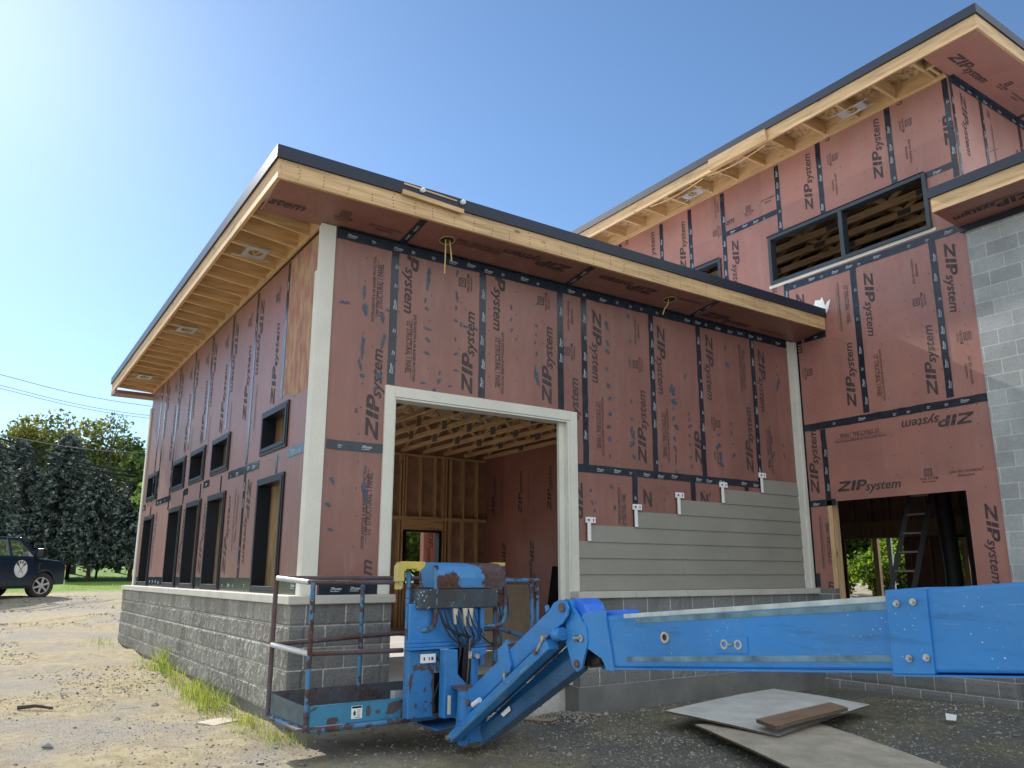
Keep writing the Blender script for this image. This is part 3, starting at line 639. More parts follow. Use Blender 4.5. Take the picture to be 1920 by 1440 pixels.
# back wall and interior framing
bh = [(5.79, 6.73, 1.28, 2.55), (.95, 4.75, .30, 4.30)]  # second, larger opening is unseen, added to let sun into the interior
mb = MB(); grid_wall(mb, 1, 9.69, 9.702, .012, BX-.001, -.3, 5.42, bh); mb.build('back_wall', mat('board_back', (.40, .25, .17), .8, .22, 4, fine=.15), A)
for (a, b, c, d) in bh:
    mb = MB(); mb.box(a-.03, a+.03, 9.52, 9.75, c, d); mb.box(b-.03, b+.03, 9.52, 9.75, c, d); mb.box(a+.031, b-.031, 9.52, 9.75, c, c+.03); mb.box(a+.031, b-.031, 9.52, 9.75, d-.04, d)
    mb.build('window_frame', FRAME, A)
def piece(name, m, par, *q): mb = MB(); mb.box(*q); return mb.build(name, m, par)
def stud_x(x, z0, z1, t=.038): piece('stud', WZ, A, x, x+t, 9.55, 9.689, z0, z1)
xs = [.1+.405*k for k in range(20)]
for x in xs+[5.62, 5.70, 6.80, 6.88, 7.02]:
    inw = any(a-.04 < x < b+.02 for a, b, c, d in bh)
    if not (inw and x < 5): stud_x(x, 2.88, 4.36)
    if inw and x > 5: stud_x(x, .30, 1.24)
    elif inw: pass
    else: stud_x(x, .30, 2.80)
for z0, z1, x0 in ((2.801, 2.839, 4.85), (2.841, 2.879, 4.85), (4.361, 4.40, .02)): piece('plate', WX, A, x0, 8.08, 9.552, 9.689, z0, z1)
piece('plate', WX, A, 4.85, 8.08, 9.552, 9.689, .255, .295)
for a, b, c, d in bh:
    if c > 1: piece('header', WX, A, a-.1, b+.1, 9.545, 9.68, 2.556, 2.80)
    if c > 1: piece('sill_plate', WX, A, a-.1, b+.1, 9.545, 9.68, 1.24, 1.278)
for a, b in WY_:
    for yy in (a-.042, b+.004): piece('stud', WZ, A, .0125, .27, yy, yy+.038, 1.3, 3.6)
    piece('header', WY, A, .0125, .15, a, b, 2.60, 2.88)
mb = MB()
for y in [.2+.405*k for k in range(24)]:
    inw = any(a-.09 < y < b+.05 for a, b in WY_)
    mb.box(.0125, .15, y, y+.038, 3.62, 5.1)
    if not inw: mb.box(.0125, .15, y, y+.038, 1.3, 3.619)
tag(mb.build('side_wall_studs', WZ, A), kind='stuff')
for x in [.15, .5]+[3.55+.405*k for k in range(11)]: piece('stud', WZ, A, x, x+.038, .0125, .15, 1.3, 5.15)
piece('header', WX, A, .7, 3.6, .0125, .15, 3.475, 3.78)
for a, b in ((.84, .878), (.80, .838), (3.402, 3.44)): piece('stud', WZ, A, a, b, .0125, .151, .2, 3.47)
mb = MB(); mb.box(.02, BX-.02, .1, 9.68, -.1, .25); mb.build('floor_slab', SLAB, A)
for k in range(14):
    x = .28+.59*k
    mb = MB(); mb.box(x, x+.04, .16, 9.5, 4.41, 4.50); mb.box(x, x+.04, .16, 9.5, 5.12, 5.20)
    n = 12; L = (9.3-.2)/n
    for i in range(n):
        a, b = (4.5, 5.12) if i % 2 == 0 else (5.12, 4.5)
        mb.beam((x+.02, .2+i*L, a), (x+.02, .2+(i+1)*L, b), .036, .085, 0)
        mb.box(x-.004, x-.001, .2+i*L-.10, .2+i*L+.10, 4.43 if a < 5 else 5.02, 4.60 if a < 5 else 5.18, 1)
    mb.build('roof_truss', [WY, PLT], A)
mb = MB(); mb.box(.02, BX-.02, .02, 9.68, 5.46, 5.50); mb.build('roof_deck', OSB, A)
# roof edge: rake lookouts, fascia boards, metal edge, soffit
for k in range(24):
    y = .36+.405*k
    if y > 9.9: break
    zz = zf(y); mb = MB()
    mb.hexa([(-.672, y, zz), (-.03, y, 5.235-.005*y), (-.03, y+.038, 5.235-.005*y), (-.672, y+.038, zz),
             (-.672, y, zz+.19), (-.03, y, zz+.19), (-.03, y+.038, zz+.19), (-.672, y+.038, zz+.19)])
    mb.build('lookout', WX, A)
mb = MB(); mb.hexa([(-.03, .05, 5.225), (.0, .05, 5.225), (.0, 9.8, 5.175), (-.03, 9.8, 5.175), (-.03, .05, 5.50), (.0, .05, 5.50), (.0, 9.8, 5.41), (-.03, 9.8, 5.41)])
mb.build('ledger', WY, A)
def ystrip(mb, x0, x1, y0, y1, dz0, dz1, m=0):
    a, b = zf(y0), zf(y1)
    mb.hexa([(x0, y0, a+dz0), (x1, y0, a+dz0), (x1, y1, b+dz0), (x0, y1, b+dz0), (x0, y0, a+dz1), (x1, y0, a+dz1), (x1, y1, b+dz1), (x0, y1, b+dz1)], m)
mb = MB(); ystrip(mb, -.71, -.673, -.62, 10.42, 0, .205); mb.build('rake_fascia', WY, A)
mb = MB(); mb.box(-.672, 8.10, -.62, -.582, 5.32, 5.525); ff = mb.build('front_fascia', WX, A)
mb = MB(); rr = random.Random(12)
for k in range(34):
    x = -.5+.255*k+rr.uniform(-.02, .02)
    for j in range(rr.choice((3, 4, 5))):
        z = 5.335+.175*(j+.5)/5+rr.uniform(-.008, .008); xx = x+rr.uniform(-.012, .012); mb.box(xx-.005, xx+.005, -.6215, -.6202, z-.006, z+.006)
mb.build('nail_marks', NAILM, ff)
mb = MB(); ystrip(mb, -.735, -.700, -.645, 10.44, .207, .345); mb.box(-.699, 8.11, -.645, -.61, 5.527, 5.665); mb.build('metal_edge', EDGE, A)
mb = MB(); ystrip(mb, -.699, 8.10, -.609, 10.42, .215, .33); mb.build('roof_membrane', TPO, A)
mb = MB(); mb.hexa([(-.672, -.581, 5.318), (8.10, -.581, 5.318), (8.10, .035, 5.232), (-.672, .035, 5.240), (-.672, -.581, 5.330), (8.10, -.581, 5.330), (8.10, .035, 5.244), (-.672, .035, 5.252)])
sf = mb.build('front_soffit', ZIP, A)
mb = MB(); mb.hexa([(-.709, 9.83, 5.13), (8.1, 9.83, 5.13), (8.1, 10.419, 5.17), (-.709, 10.419, 5.17), (-.709, 9.83, 5.2), (8.1, 9.83, 5.2), (8.1, 10.419, 5.2), (-.709, 10.419, 5.2)]); mb.build('rear_soffit', ZIP, A)
zs_ = lambda y: 5.318+(-.581-y)*.1396
mb = MB()
for x in (.93, 3.33, 5.64):
    mb.face([(x+.045, -.58, zs_(-.58)-.005), (x-.045, -.58, zs_(-.58)-.005), (x-.045, 0, zs_(0)-.005), (x+.045, 0, zs_(0)-.005)])
    for yy in (-.45, -.25):
        V, F, wl = _word; mb.raw([(x+.012-v*.03/.7, yy+u*.12/wl, zs_(yy+u*.12/wl)-.0066) for u, v in V], [f[::-1] for f in F], 1)
mb.face([(.16, -.06, zs_(-.06)-.004), (.16, 0, zs_(0)-.004), (8.0, 0, zs_(0)-.004), (8.0, -.06, zs_(-.06)-.004)])
mb.build('seam_tape', [TAPE, TAPEW], sf)
mb = MB(); D = Vector((0, -.1396, 0))
def sword(k, x, y, right, L):
    ad = Vector((1, 0, 0)) if right else Vector((-1, 0, 0)); up = Vector((0, -1, .1396)) if right else Vector((0, 1, -.1396))
    word(mb, (x, y, zs_(y)-.002), ad, up.normalized(), (0, 0, -1), k, L)
sword('stem', -.66, -.15, True, .38); sword('30', .02, -.16, True, .22); sword('J', .42, -.17, True, .42)
sword('ST', 2.05, -.42, False, .6); sword('WR', 2.1, -.34, False, .75); sword('ZIPsystem', 3.1, -.45, False, 1.04)
sword('ZIPsystem', 4.6, -.45, False, 1.04); sword('WR', 5.5, -.42, False, .7)
sword('ZIPsystem', 5.75, -.14, True, 1.04); sword('WR', 7.0, -.16, True, .7)
mb.build('printed_lettering', INK, sf)
# cable holes in the front soffit
for (x, n_) in ((1.36, 2), (4.93, 1)):
    mb = MB(); zz = zs_(-.33)-.006
    c = [(x+.085*math.cos(a*math.pi/8), -.33+.085*math.sin(a*math.pi/8)) for a in range(16)]
    mb.face([(p[0], p[1], zs_(p[1])-.006) for p in c][::-1]); o = mb.build('light_hole', DARKI, A)
    m2 = MB(); CAB = bpy.data.materials.get('yellow_cable') or mat('yellow_cable', (.55, .40, .14), .5)
    if n_ == 2:
        m2.tube([(x-.02, -.33, 5.3), (x-.02, -.33, 5.1), (x-.025, -.33, 4.86)], .008, 6); m2.tube([(x+.03, -.33, 5.3), (x+.045, -.33, 5.2), (x+.065, -.33, 5.03)], .008, 6)
    else: m2.tube([(x-.02, -.33, 5.3), (x-.03, -.32, 5.2), (x-.10, -.32, 5.12), (x-.13, -.31, 5.03)], .007, 6)
    m2.tube([(x+.088*math.cos(a*math.pi/8), -.33+.088*math.sin(a*math.pi/8), zs_(-.33+.088*math.sin(a*math.pi/8))-.008) for a in range(17)], .005, 5)
    m2.build('hanging_cable', CAB, o)
def light_pan(parent, c, ux, uy, L, W, z, rot=0):
    """metal mounting plate with a round cut-out and cable, hung between the lookouts"""
    mb = MB(); cx, cy = c; n = 20; R = .085
    ring = [(math.cos(2*math.pi*i/n)*R, math.sin(2*math.pi*i/n)*R) for i in range(n)]
    outer = []
    for i in range(n):
        a = 2*math.pi*i/n; k = max(abs(math.cos(a))/(L/2), abs(math.sin(a))/(W/2)); outer.append((math.cos(a)/k, math.sin(a)/k))
    P = lambda p, dz=0: (cx+p[0]*ux[0]+p[1]*uy[0], cy+p[0]*ux[1]+p[1]*uy[1], z+dz)
    for i in range(n):
        j = (i+1) % n; mb.face([P(ring[i]), P(ring[j]), P(outer[j]), P(outer[i])]); mb.face([P(outer[i], .012), P(outer[j], .012), P(ring[j], .012), P(ring[i], .012)])
    for s in (-1, 1):
        mb.beam(P((-L/2-.1, s*W/2), -.004), P((L/2+.1, s*W/2), -.004), .012, .014)
    o = mb.build('light_mount_plate', GREYTRIM, parent)
    m2 = MB(); m2.tube([P((-.05, .0), .06), P((.0, .03), -.015), P((.05, -.02), .01), P((.02, .02), .06)], .009, 6); m2.build('cable_loop', bpy.data.materials['yellow_cable'], o)
for (y) in (1.19, 4.81, 8.42): light_pan(A, (-.39, y), (1, 0), (0, 1), .26, .34, 5.235-.003*y)
# offcut board with two rollers lying on the front edge
mb = MB(); mb.beam((.62, -.66, 5.535), (1.38, -.66, 5.505), .03, .05); o = mb.build('offcut_board', WX, A)
mb = MB(); mb.beam((.64, -.645, 5.64), (1.3, -.645, 5.62), .02, .018); mb.build('offcut_strip', WX, A)
for x in (.86, 1.37): mb = MB(); mb.cyl((x, -.68, 5.62), (x, -.645, 5.62), .028, 14); mb.cyl((x, -.70, 5.62), (x, -.645, 5.62), .012, 10); mb.build('bolt_washer', WHITE, A, smooth=True)
mb = MB(); rr = random.Random(4)
pts = [(-.18, 5.60), (-.30, 5.70), (-.36, 5.80), (-.44, 5.79), (-.47, 5.86), (-.56, 5.84), (-.60, 5.88), (-.64, 5.72), (-.69, 5.78), (-.74, 5.80), (-.70, 5.68), (-.66, 5.60)]
mb.prism([(y, z) for y, z in pts], 0, 8.108, 8.117); mb.build('membrane_upturn', TPO, A)

# ================================================================ tall building on the right with block wall and canopy
B = empty('main_building', (11, 2, 0), 'tall building on the right in red sheathing with open rafter eave and strip window', 'building')
X_ = (-1, 0, 0)
bholes = [(-2.48, -.45, .35, 2.60), (-2.43, .31, 6.41, 7.21), (1.47, 4.2, 6.41, 7.21)]
mb = MB(); grid_wall(mb, 0, BX, BX+.012, -2.93, 12, .352, 8.60, bholes)
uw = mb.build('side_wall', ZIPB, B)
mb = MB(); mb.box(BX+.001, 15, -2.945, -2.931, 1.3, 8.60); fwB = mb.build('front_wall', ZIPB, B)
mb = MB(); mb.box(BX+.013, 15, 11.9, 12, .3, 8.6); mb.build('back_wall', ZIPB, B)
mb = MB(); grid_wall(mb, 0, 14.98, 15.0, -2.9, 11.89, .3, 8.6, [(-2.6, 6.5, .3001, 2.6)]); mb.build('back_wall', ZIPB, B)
for y in (3.12, 1.05, -.6): piece('porch_post', WZ, B, 14.9, 15.0, y-.06, y+.06, .3, 2.6)
mb = MB(); mb.box(14.8, 14.86, 2.66, 2.76, .3, 2.6); mb.build('downpipe', WHITE, B)
mb = MB()
for y in (4.21, 2.95, 2.16, 1.33): tape(mb, 'x', BX, y, 5.6, 8.52, .095)
tape(mb, 'x', BX, .09, 7.22, 8.52); tape(mb, 'x', BX, -.75, 7.22, 8.56); tape(mb, 'x', BX, -1.99, 7.22, 8.56); tape(mb, 'x', BX, -2.89, 7.0, 8.57, .08)
tape(mb, 'x', BX, 7.67, .14, 1.30, .095, False, .006); tape(mb, 'x', BX, 7.20, -2.86, -2.45, .095, False, .006)
tape(mb, 'x', BX, 6.24, -2.93, .04, .12, False, .006); tape(mb, 'x', BX, .07, 5.7, 6.40); tape(mb, 'x', BX, -1.17, 3.88, 6.18, .1); tape(mb, 'x', BX, -2.43, 3.88, 6.18, .1)
tape(mb, 'x', BX, 3.80, -2.93, 0, .11, False, .006); tape(mb, 'x', BX, -.40, 2.64, 3.74); tape(mb, 'x', BX, 2.59, -.52, 0, .1, False, .006)
tape(mb, 'x', BX, 5.26, -.60, -.03, .10, False, .006); tape(mb, 'x', BX, -.045, 1.35, 5.2, .05, marks=False); tape(mb, 'x', BX, 1.42, -.14, -.02, .2, False, .006, marks=False)
mb.build('seam_tape', [TAPE, TAPEW], uw)
mb = MB()
for (W, k, d, u0, z0, u1, z1) in TEXTS:
    if W != 'B': continue
    ad, up = dirs('x', d); word(mb, (BX, u0, z0), ad, up, X_, k, math.hypot(u1-u0, z1-z0))
for yy in (9.2, 8.0, 6.8, 5.6):
    ad, up = dirs('x', 'u'); word(mb, (BX, yy, 2.95), ad, up, X_, 'ZIPsystem', 1.04); word(mb, (BX, yy-.55, .5), ad, up, X_, 'ZIPsystem', 1.04)
    ad, up = dirs('x', 'd'); word(mb, (BX, yy-.35, 2.3), ad, up, X_, 'ZIPsystem', 1.04); word(mb, (BX, yy-.3, 3.9), ad, up, X_, 'WR', .8)
mb.build('printed_lettering', INK, uw)
mb = MB(); hz = lambda u, z: any(h[0]-.06 < u < h[1]+.06 and h[2]-.06 < z < h[3]+.06 for h in bholes) or (u > -.05 and z < 5.7)
nails(mb, 'x', BX, [-2.75+.405*k for k in range(18)], [1.5+.28*k for k in range(25)], hz); mb.build('nail_dimples', NAILM, uw)
# front face of the tall part, above the canopy
mb = MB()
tape(mb, 'y', -2.945, 9.03, 6.7, 8.5, .09); tape(mb, 'y', -2.945, 10.25, 6.7, 8.5, .09); tape(mb, 'y', -2.945, 8.17, 6.7, 8.56, .07); tape(mb, 'y', -2.945, 8.55, 8.13, 14.9, .11, False, .006)
mb.build('seam_tape', [TAPE, TAPEW], fwB)
mb = MB()
ad, up = dirs('y', 'd'); word(mb, (8.42, -2.945, 8.42), ad, up, (0, -1, 0), 'ZIPsystem', 1.04); word(mb, (9.2, -2.945, 8.42), ad, up, (0, -1, 0), 'm', .12); word(mb, (9.28, -2.945, 8.2), ad, up, (0, -1, 0), 'WR', .8)
ad, up = dirs('y', 'u'); word(mb, (10.1, -2.945, 7.0), ad, up, (0, -1, 0), 'ZIPsystem', 1.04); word(mb, (8.9, -2.945, 6.95), ad, up, (0, -1, 0), '30', .25)
word(mb, (11.3, -2.945, 7.0), ad, up, (0, -1, 0), 'ZIPsystem', 1.04)
mb.build('printed_lettering', INK, fwB)
# strip windows
def framed(y0, y1, z0, z1, mull):
    mb = MB(); a, b = BX-.045, BX+.10
    mb.box(a, b, y0, y0+.06, z0, z1); mb.box(a, b, y1-.06, y1, z0, z1); mb.box(a+.0005, b, y0+.0605, y1-.0605, z0, z0+.06); mb.box(a+.0005, b, y0+.0605, y1-.0605, z1-.06, z1)
    for m_ in mull: mb.box(a+.001, b, m_-.035, m_+.035, z0+.0605, z1-.0605)
    o = mb.build('window_frame', FRAMEB, B, bevel=.004)
    mb = MB(); mb.box(BX-.012, BX-.003, y0-.05, y1+.05, z0-.05, z0-.001); mb.build('sill_flashing', CREAM, o)
    mb = MB(); mb.box(a-.008, a+.02, y0+.02, y1+.02, z1+.002, z1+.014); mb.build('head_flashing', FRAME, o)
framed(-2.47, .35, 6.37, 7.25, (-1.06,)); framed(1.43, 4.24, 6.37, 7.25, (2.8,))
# wooden jambs and framing inside the door opening
piece('door_stud', WZ, B, BX-.006, BX+.15, -.449, -.372, .36, 2.62); piece('door_stud', WZ, B, BX+.013, BX+.15, -2.56, -2.481, .36, 2.62); piece('header', WY, B, BX+.013, BX+.151, -2.6, -.3, 2.621, 2.80)
# block stem wall, floor
mb = MB(); rough_wall(mb, 'x', 8.0, -2.9, -.16, -.402, .335, .05, .006); mb.box(8.012, 8.5, -2.9, -.13, -.42, .333); mb.build('stem_wall', [CMUF], B)
mb = MB(); mb.box(8.001, 8.12, -.45, -.13, .336, 1.30); mb.box(8.001, 8.12, -2.91, -2.48, .336, 1.30); mb.build('stem_wall', [CMUF], B)
mb = MB(); mb.box(7.93, 8.4, -9, -.13, -.8, -.23); mb.build('footing', FOOT, B)
mb = MB(); mb.box(8.13, 14.97, -2.92, 11.8, -.2, .34); mb.build('floor_slab', SLAB, B)
# inner partition seen through the opening
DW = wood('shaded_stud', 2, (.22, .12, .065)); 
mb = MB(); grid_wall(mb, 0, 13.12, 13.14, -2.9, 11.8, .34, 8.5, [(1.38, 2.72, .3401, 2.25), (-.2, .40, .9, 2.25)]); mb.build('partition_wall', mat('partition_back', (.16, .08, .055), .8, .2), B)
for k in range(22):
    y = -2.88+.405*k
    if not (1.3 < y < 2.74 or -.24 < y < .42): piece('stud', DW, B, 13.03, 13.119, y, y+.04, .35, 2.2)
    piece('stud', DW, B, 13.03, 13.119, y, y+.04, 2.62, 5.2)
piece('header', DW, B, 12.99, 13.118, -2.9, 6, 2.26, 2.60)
mb = MB(); mb.box(12.95, 13.16, .36, .41, .9, 2.25); mb.box(12.95, 13.16, -.21, -.16, .9, 2.25); mb.box(12.95, 13.16, -.16, .36, .9, .95); mb.box(12.95, 13.16, -.16, .36, 2.2, 2.25); mb.build('window_frame', FRAME, B)
PLS = mat('black_insulation_roll', (.03, .03, .034), .6, .3, 4)
for k, yy in enumerate((-.35, -.75, -1.15)): 
    m2 = MB(); m2.tube([(11.6+.1*k, yy, .35), (11.62+.1*k, yy-.02, 1.6), (11.6+.1*k, yy+.05, 3.4)], .14, 10); m2.build('hanging_tarp', PLS, B, smooth=True)
# upper floor trusses seen through the strip window
for k in range(10):
    x = BX+.35+.5*k; mb = MB()
    mb.box(x, x+.045, -2.8, 11.5, 7.62, 7.74); mb.box(x, x+.045, -2.8, 11.5, 8.30, 8.38)
    for i in range(16):
        y0 = -2.8+.85*i; a, b = (7.7, 8.32) if i % 2 == 0 else (8.32, 7.7); mb.beam((x+.022, y0, a), (x+.022, y0+.85, b), .04, .09)
        if i % 2 == 1: mb.box(x-.004, x-.001, y0+.85-.12-.31*(k % 3), y0+.85+.12-.31*(k % 3), 7.63, 7.73, 1)
        else: mb.box(x+.02, x+.03, y0-.12-.2*(k % 2), y0+.12-.2*(k % 2), 7.616, 7.6195, 1)
    mb.build('roof_truss', [WY, PLT], B)
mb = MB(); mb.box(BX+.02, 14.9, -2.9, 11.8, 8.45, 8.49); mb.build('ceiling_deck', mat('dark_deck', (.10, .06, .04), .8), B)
# eave: rafter tails, sheathing above, fascia, metal edge
FB = 7.43
mb = MB(); mb.box(FB, FB+.04, -3.71, 12.3, 8.60, 8.805); mb.build('side_fascia', WY, B)
mb = MB(); mb.box(FB+.0405, 15.3, -3.71, -3.67, 8.60, 8.804); mb.build('front_fascia', WX, B)
mb = MB(); mb.box(FB-.03, FB+.01, -3.735, 12.3, 8.807, 8.945); mb.box(FB+.0105, 15.3, -3.735, -3.69, 8.8075, 8.9445); mb.build('metal_edge', EDGE, B)
mb = MB(); mb.box(FB+.011, 15.3, -3.689, 12.3, 8.86, 8.92); mb.build('roof_membrane', TPO, B)
mb = MB(); mb.box(FB+.042, 15.2, -3.66, 12.2, 8.812, 8.858); mb.build('roof_deck', OSB, B)
ys = []; y = -2.8
while y < 12: ys.append(y); y += .615
for i, y in enumerate(ys):
    mb = MB(); mb.box(FB+.0405, BX-.04, y, y+.04, 8.605, 8.81)
    mb.build('rafter_tail', WX, B)
mb = MB(); mb.box(BX-.039, BX-.001, -2.93, 12, 8.56, 8.811); mb.build('ledger', WY, B)
mb = MB(); mb.box(FB+.041, FB+.079, -2.7, 12, 8.70, 8.8095); mb.build('blocking', WY, B)
mb = MB(); mb.box(FB+.35, FB+.39, -2.93, -2.81, 8.62, 8.81); mb.box(BX-.3, BX-.04, -2.88, -2.84, 8.62, 8.81); mb.build('blocking', WX, B)
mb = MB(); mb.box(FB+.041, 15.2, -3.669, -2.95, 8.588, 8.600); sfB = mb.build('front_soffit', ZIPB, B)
mb = MB()
mb.box(8.16, 14.9, -3.01, -2.95, 8.583, 8.587); mb.box(10.1, 10.19, -3.66, -3.0, 8.583, 8.587); mb.build('seam_tape', [TAPE], sfB)
mb = MB(); word(mb, (7.72, -3.15, 8.587), (1, 0, 0), (0, -1, 0), (0, 0, -1), 'ZIPsystem', 1.04)
word(mb, (8.95, -3.2, 8.587), (1, 0, 0), (0, -1, 0), (0, 0, -1), '30', .25); word(mb, (9.35, -3.2, 8.587), (1, 0, 0), (0, -1, 0), (0, 0, -1), 'J', .4)
mb.build('printed_lettering', INK, sfB)
for yy in (1.76, -1.62): light_pan(B, (7.80, yy), (0, 1), (1, 0), .44, .20, 8.60)
# a second board lapped over the fascia joint, lifting slightly, and loose strips under it
mb = MB(); mb.hexa([(FB-.05, -.30, 8.60), (FB-.002, -.30, 8.60), (FB-.002, .95, 8.60), (FB-.05, .95, 8.60), (FB-.075, -.30, 8.79), (FB-.002, -.30, 8.79), (FB-.002, .95, 8.79), (FB-.075, .95, 8.79)]); mb.build('lapped_board', WY, B)
for (a, b) in ((-.2, 1.1), (1.2, 2.6)):
    mb = MB(); mb.tube([(FB+.06, a+(b-a)*i/8, 8.59-.06*math.sin(math.pi*i/8)) for i in range(9)], .012, 5); mb.build('loose_strip', WY, B)
# canopy over the block wall
mb = MB(); mb.box(7.43, 7.47, -9.5, -2.83, 6.28, 6.487); mb.build('canopy_fascia', WY, B)
mb = MB(); mb.box(7.471, 8.11, -2.87, -2.8305, 6.28, 6.487); mb.build('canopy_end_board', WX, B)
mb = MB(); mb.box(7.40, 7.435, -9.5, -2.80, 6.489, 6.625); mb.box(7.4355, 8.10, -2.84, -2.80, 6.4895, 6.6245); mb.build('canopy_metal_edge', EDGE, B)
mb = MB(); mb.box(7.436, 15, -9.5, -2.955, 6.50, 6.60); mb.box(7.4365, 8.1, -2.954, -2.845, 6.50, 6.60); mb.build('canopy_membrane', TPO, B)
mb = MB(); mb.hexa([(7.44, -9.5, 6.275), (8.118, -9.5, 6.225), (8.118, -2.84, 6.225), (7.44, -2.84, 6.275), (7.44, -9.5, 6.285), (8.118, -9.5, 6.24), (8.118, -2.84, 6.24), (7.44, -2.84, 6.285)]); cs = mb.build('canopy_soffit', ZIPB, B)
mb = MB(); word(mb, (7.75, -3.95, 6.247), (0, 1, 0), (1, 0, -.07), (0, 0, -1), 'ZIPsystem', 1.04); word(mb, (7.7, -4.1, 6.25), (0, -1, 0), (-1, 0, .07), (0, 0, -1), 'WR', .8)
word(mb, (7.72, -3.1, 6.25), (0, -1, 0), (-1, 0, .07), (0, 0, -1), 'WR', .7)
mb.build('printed_lettering', INK, cs)
mb = MB(); mb.box(8.06, 8.10, -9.4, -2.86, 6.14, 6.22); mb.build('seam_tape', [TAPE], cs)
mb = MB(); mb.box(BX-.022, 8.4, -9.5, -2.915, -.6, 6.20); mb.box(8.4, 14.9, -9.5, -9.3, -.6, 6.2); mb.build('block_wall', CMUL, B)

# ================================================================ boom lift
LF = empty('boom_lift', (1.0, -3.0, -.12), 'weathered blue boom lift with rusty railed basket and long telescopic boom in front of garage', 'boom lift')
R_ = .0205
def tube_part(name, pts, m=BLUER, r=R_, n=10, parent=LF): 
    mb = MB(); mb.tube(pts, r, n); return mb.build(name, m, parent, smooth=True)
FL, FR, BL, BR = (-.36, -1.30), (1.93, -1.30), (-.45, -.62), (1.93, -.62)
zt = 1.435
def arc_corner(p0, c, p1, k=4, f=.12):
    p0, c, p1 = Vector(p0), Vector(c), Vector(p1)
    a = c+(p0-c).normalized()*f; b = c+(p1-c).normalized()*f
    return [a.lerp(c, t).lerp(c.lerp(b, t), t) for t in [i/k for i in range(k+1)]]
# top rail: back run, left end, front run
tube_part('top_rail', [(1.93, -.62, zt+.02), (.9, -.62, zt+.03)]+arc_corner((.9, -.62, zt+.03), (-.45, -.62, zt+.035), (-.36, -1.3, zt)), RUST)
tube_part('top_rail', arc_corner((-.45, -.62, zt+.035), (-.36, -1.3, zt), (.4, -1.3, zt))+[(.40, -1.30, zt)], RUST)
tube_part('top_rail', [(-.455, -.66, zt+.034), (-.372, -1.23, zt+.003)], paint('bare_scuffed_rail', (.5, .5, .5), .3, .5, 7), r=.0225)
tube_part('top_rail', [(1.35, -1.3, zt+.01), (1.93, -1.30, zt+.01), (1.93, -.62, zt+.02)], BLUER)
tube_part('mid_rail', [(-.46, -.62, .90), (.38, -.62, .935), (.7, -.62, .945), (1.93, -.62, .95)], RUST)
tube_part('mid_rail', [(-.46, -.64, .90), (-.365, -1.30, .87)], paint('worn_white_rail', (.55, .55, .54), .28, .5, 7), r=.023)
tube_part('mid_rail', [(-.365, -1.30, .87), (.48, -1.30, .855)], RUST)
tube_part('mid_rail', [(1.2, -1.3, .86), (1.93, -1.30, .86), (1.93, -.64, .95)], BLUER)
posts = [((-.455, -.62), .31, zt+.03, RUST), ((-.36, -1.30), .29, zt, BLUER), ((.375, -.62), .33, zt+.03, BLUER), ((.50, -1.33), .29, zt+.09, BLUEP), ((1.92, -.64), .31, zt+.02, BLUER), ((1.93, -1.29), .29, zt+.01, BLUER), ((1.86, -1.30), .6, zt+.01, BLUER), ((1.2, -.62), .3, zt+.03, BLUER), ((1.42, -1.32), .3, 1.2, BLUER)]
for (p, a, b, m_) in posts: tube_part('post', [(p[0], p[1], a), (p[0], p[1], (a+b)/2), (p[0], p[1], b)], m_, .021)
tube_part('bottom_rail', [(1.93, -.6, .30)]+arc_corner((1.93, -.6, .30), (-.46, -.60, .31), (-.36, -1.33, .28))+arc_corner((-.46, -.6, .31), (-.36, -1.33, .28), (1.93, -1.33, .28), f=.14)+[(.48, -1.34, .285), (1.93, -1.33, .29), (1.93, -.6, .30)], BLUER, .024)
mb = MB(); mb.box(-.44, 1.92, -1.31, -.61, .285, .30); mb.build('basket_floor', mat('muddy_grating', (.10, .09, .08), .8, .4, 20, .4, .004), LF)
mb = MB(); mb.box(-.31, .47, -1.312, -1.302, .305, .465); mb.tube([(-.31, -1.307, .385)]*1+[(-.335, -1.30, .385)], .004, 4)
mb.face([(-.31, -1.312, .305), (-.31, -1.312, .465), (-.352, -1.285, .465), (-.352, -1.285, .305)][::-1]); o = mb.build('toe_board', BLUET, LF)
m2 = MB(); m2.box(.02, .115, -1.315, -1.3125, .335, .435)
st = m2.build('warning_label', WHITE, o)
for P_ in ([(.155, .345), (.15, .40), (.165, .43), (.185, .425), (.19, .395), (.20, .38), (.185, .345)], [(.235, .365), (.24, .385), (.27, .39), (.285, .375), (.265, .355)], [(.33, .345), (.345, .395), (.355, .43), (.40, .44), (.47, .445), (.468, .39), (.44, .36), (.40, .345)], [(-.19, .315), (-.185, .355), (-.15, .365), (-.10, .36), (-.09, .33), (-.12, .31)], [(-.34, .42), (-.30, .455), (-.27, .45), (-.30, .43)]):
    m3 = MB(); m3.prism(P_, 1, -1.3145, -1.3122); m3.build('rust_patch', RUST, o); m2 = MB(); m2.box(.025, .11, -1.3162, -1.3152, .417, .432); m2.build('label_header', mat('orange_band', (.65, .22, .04), .5), st)
m2 = MB(); m2.prism([(.036, .38), (.05, .405), (.06, .38), (.056, .36), (.04, .36)], 1, -1.3162, -1.3152)
for k in range(6): m2.box(.07, .105-.006*(k % 3), -1.3162, -1.3152, .40-.011*k, .403-.011*k)
m2.box(.045, .10, -1.3162, -1.3152, .343, .347); m2.build('label_print', INK, st)
mb = MB(); mb.hexa([(-.362, -1.24, .30), (-.352, -1.24, .30), (-.438, -.66, .315), (-.448, -.66, .315), (-.362, -1.24, .455), (-.352, -1.24, .455), (-.438, -.66, .50), (-.448, -.66, .50)]); mb.build('toe_board', mat('dull_grey_blue', (.09, .12, .13), .6, .3, 8), LF)
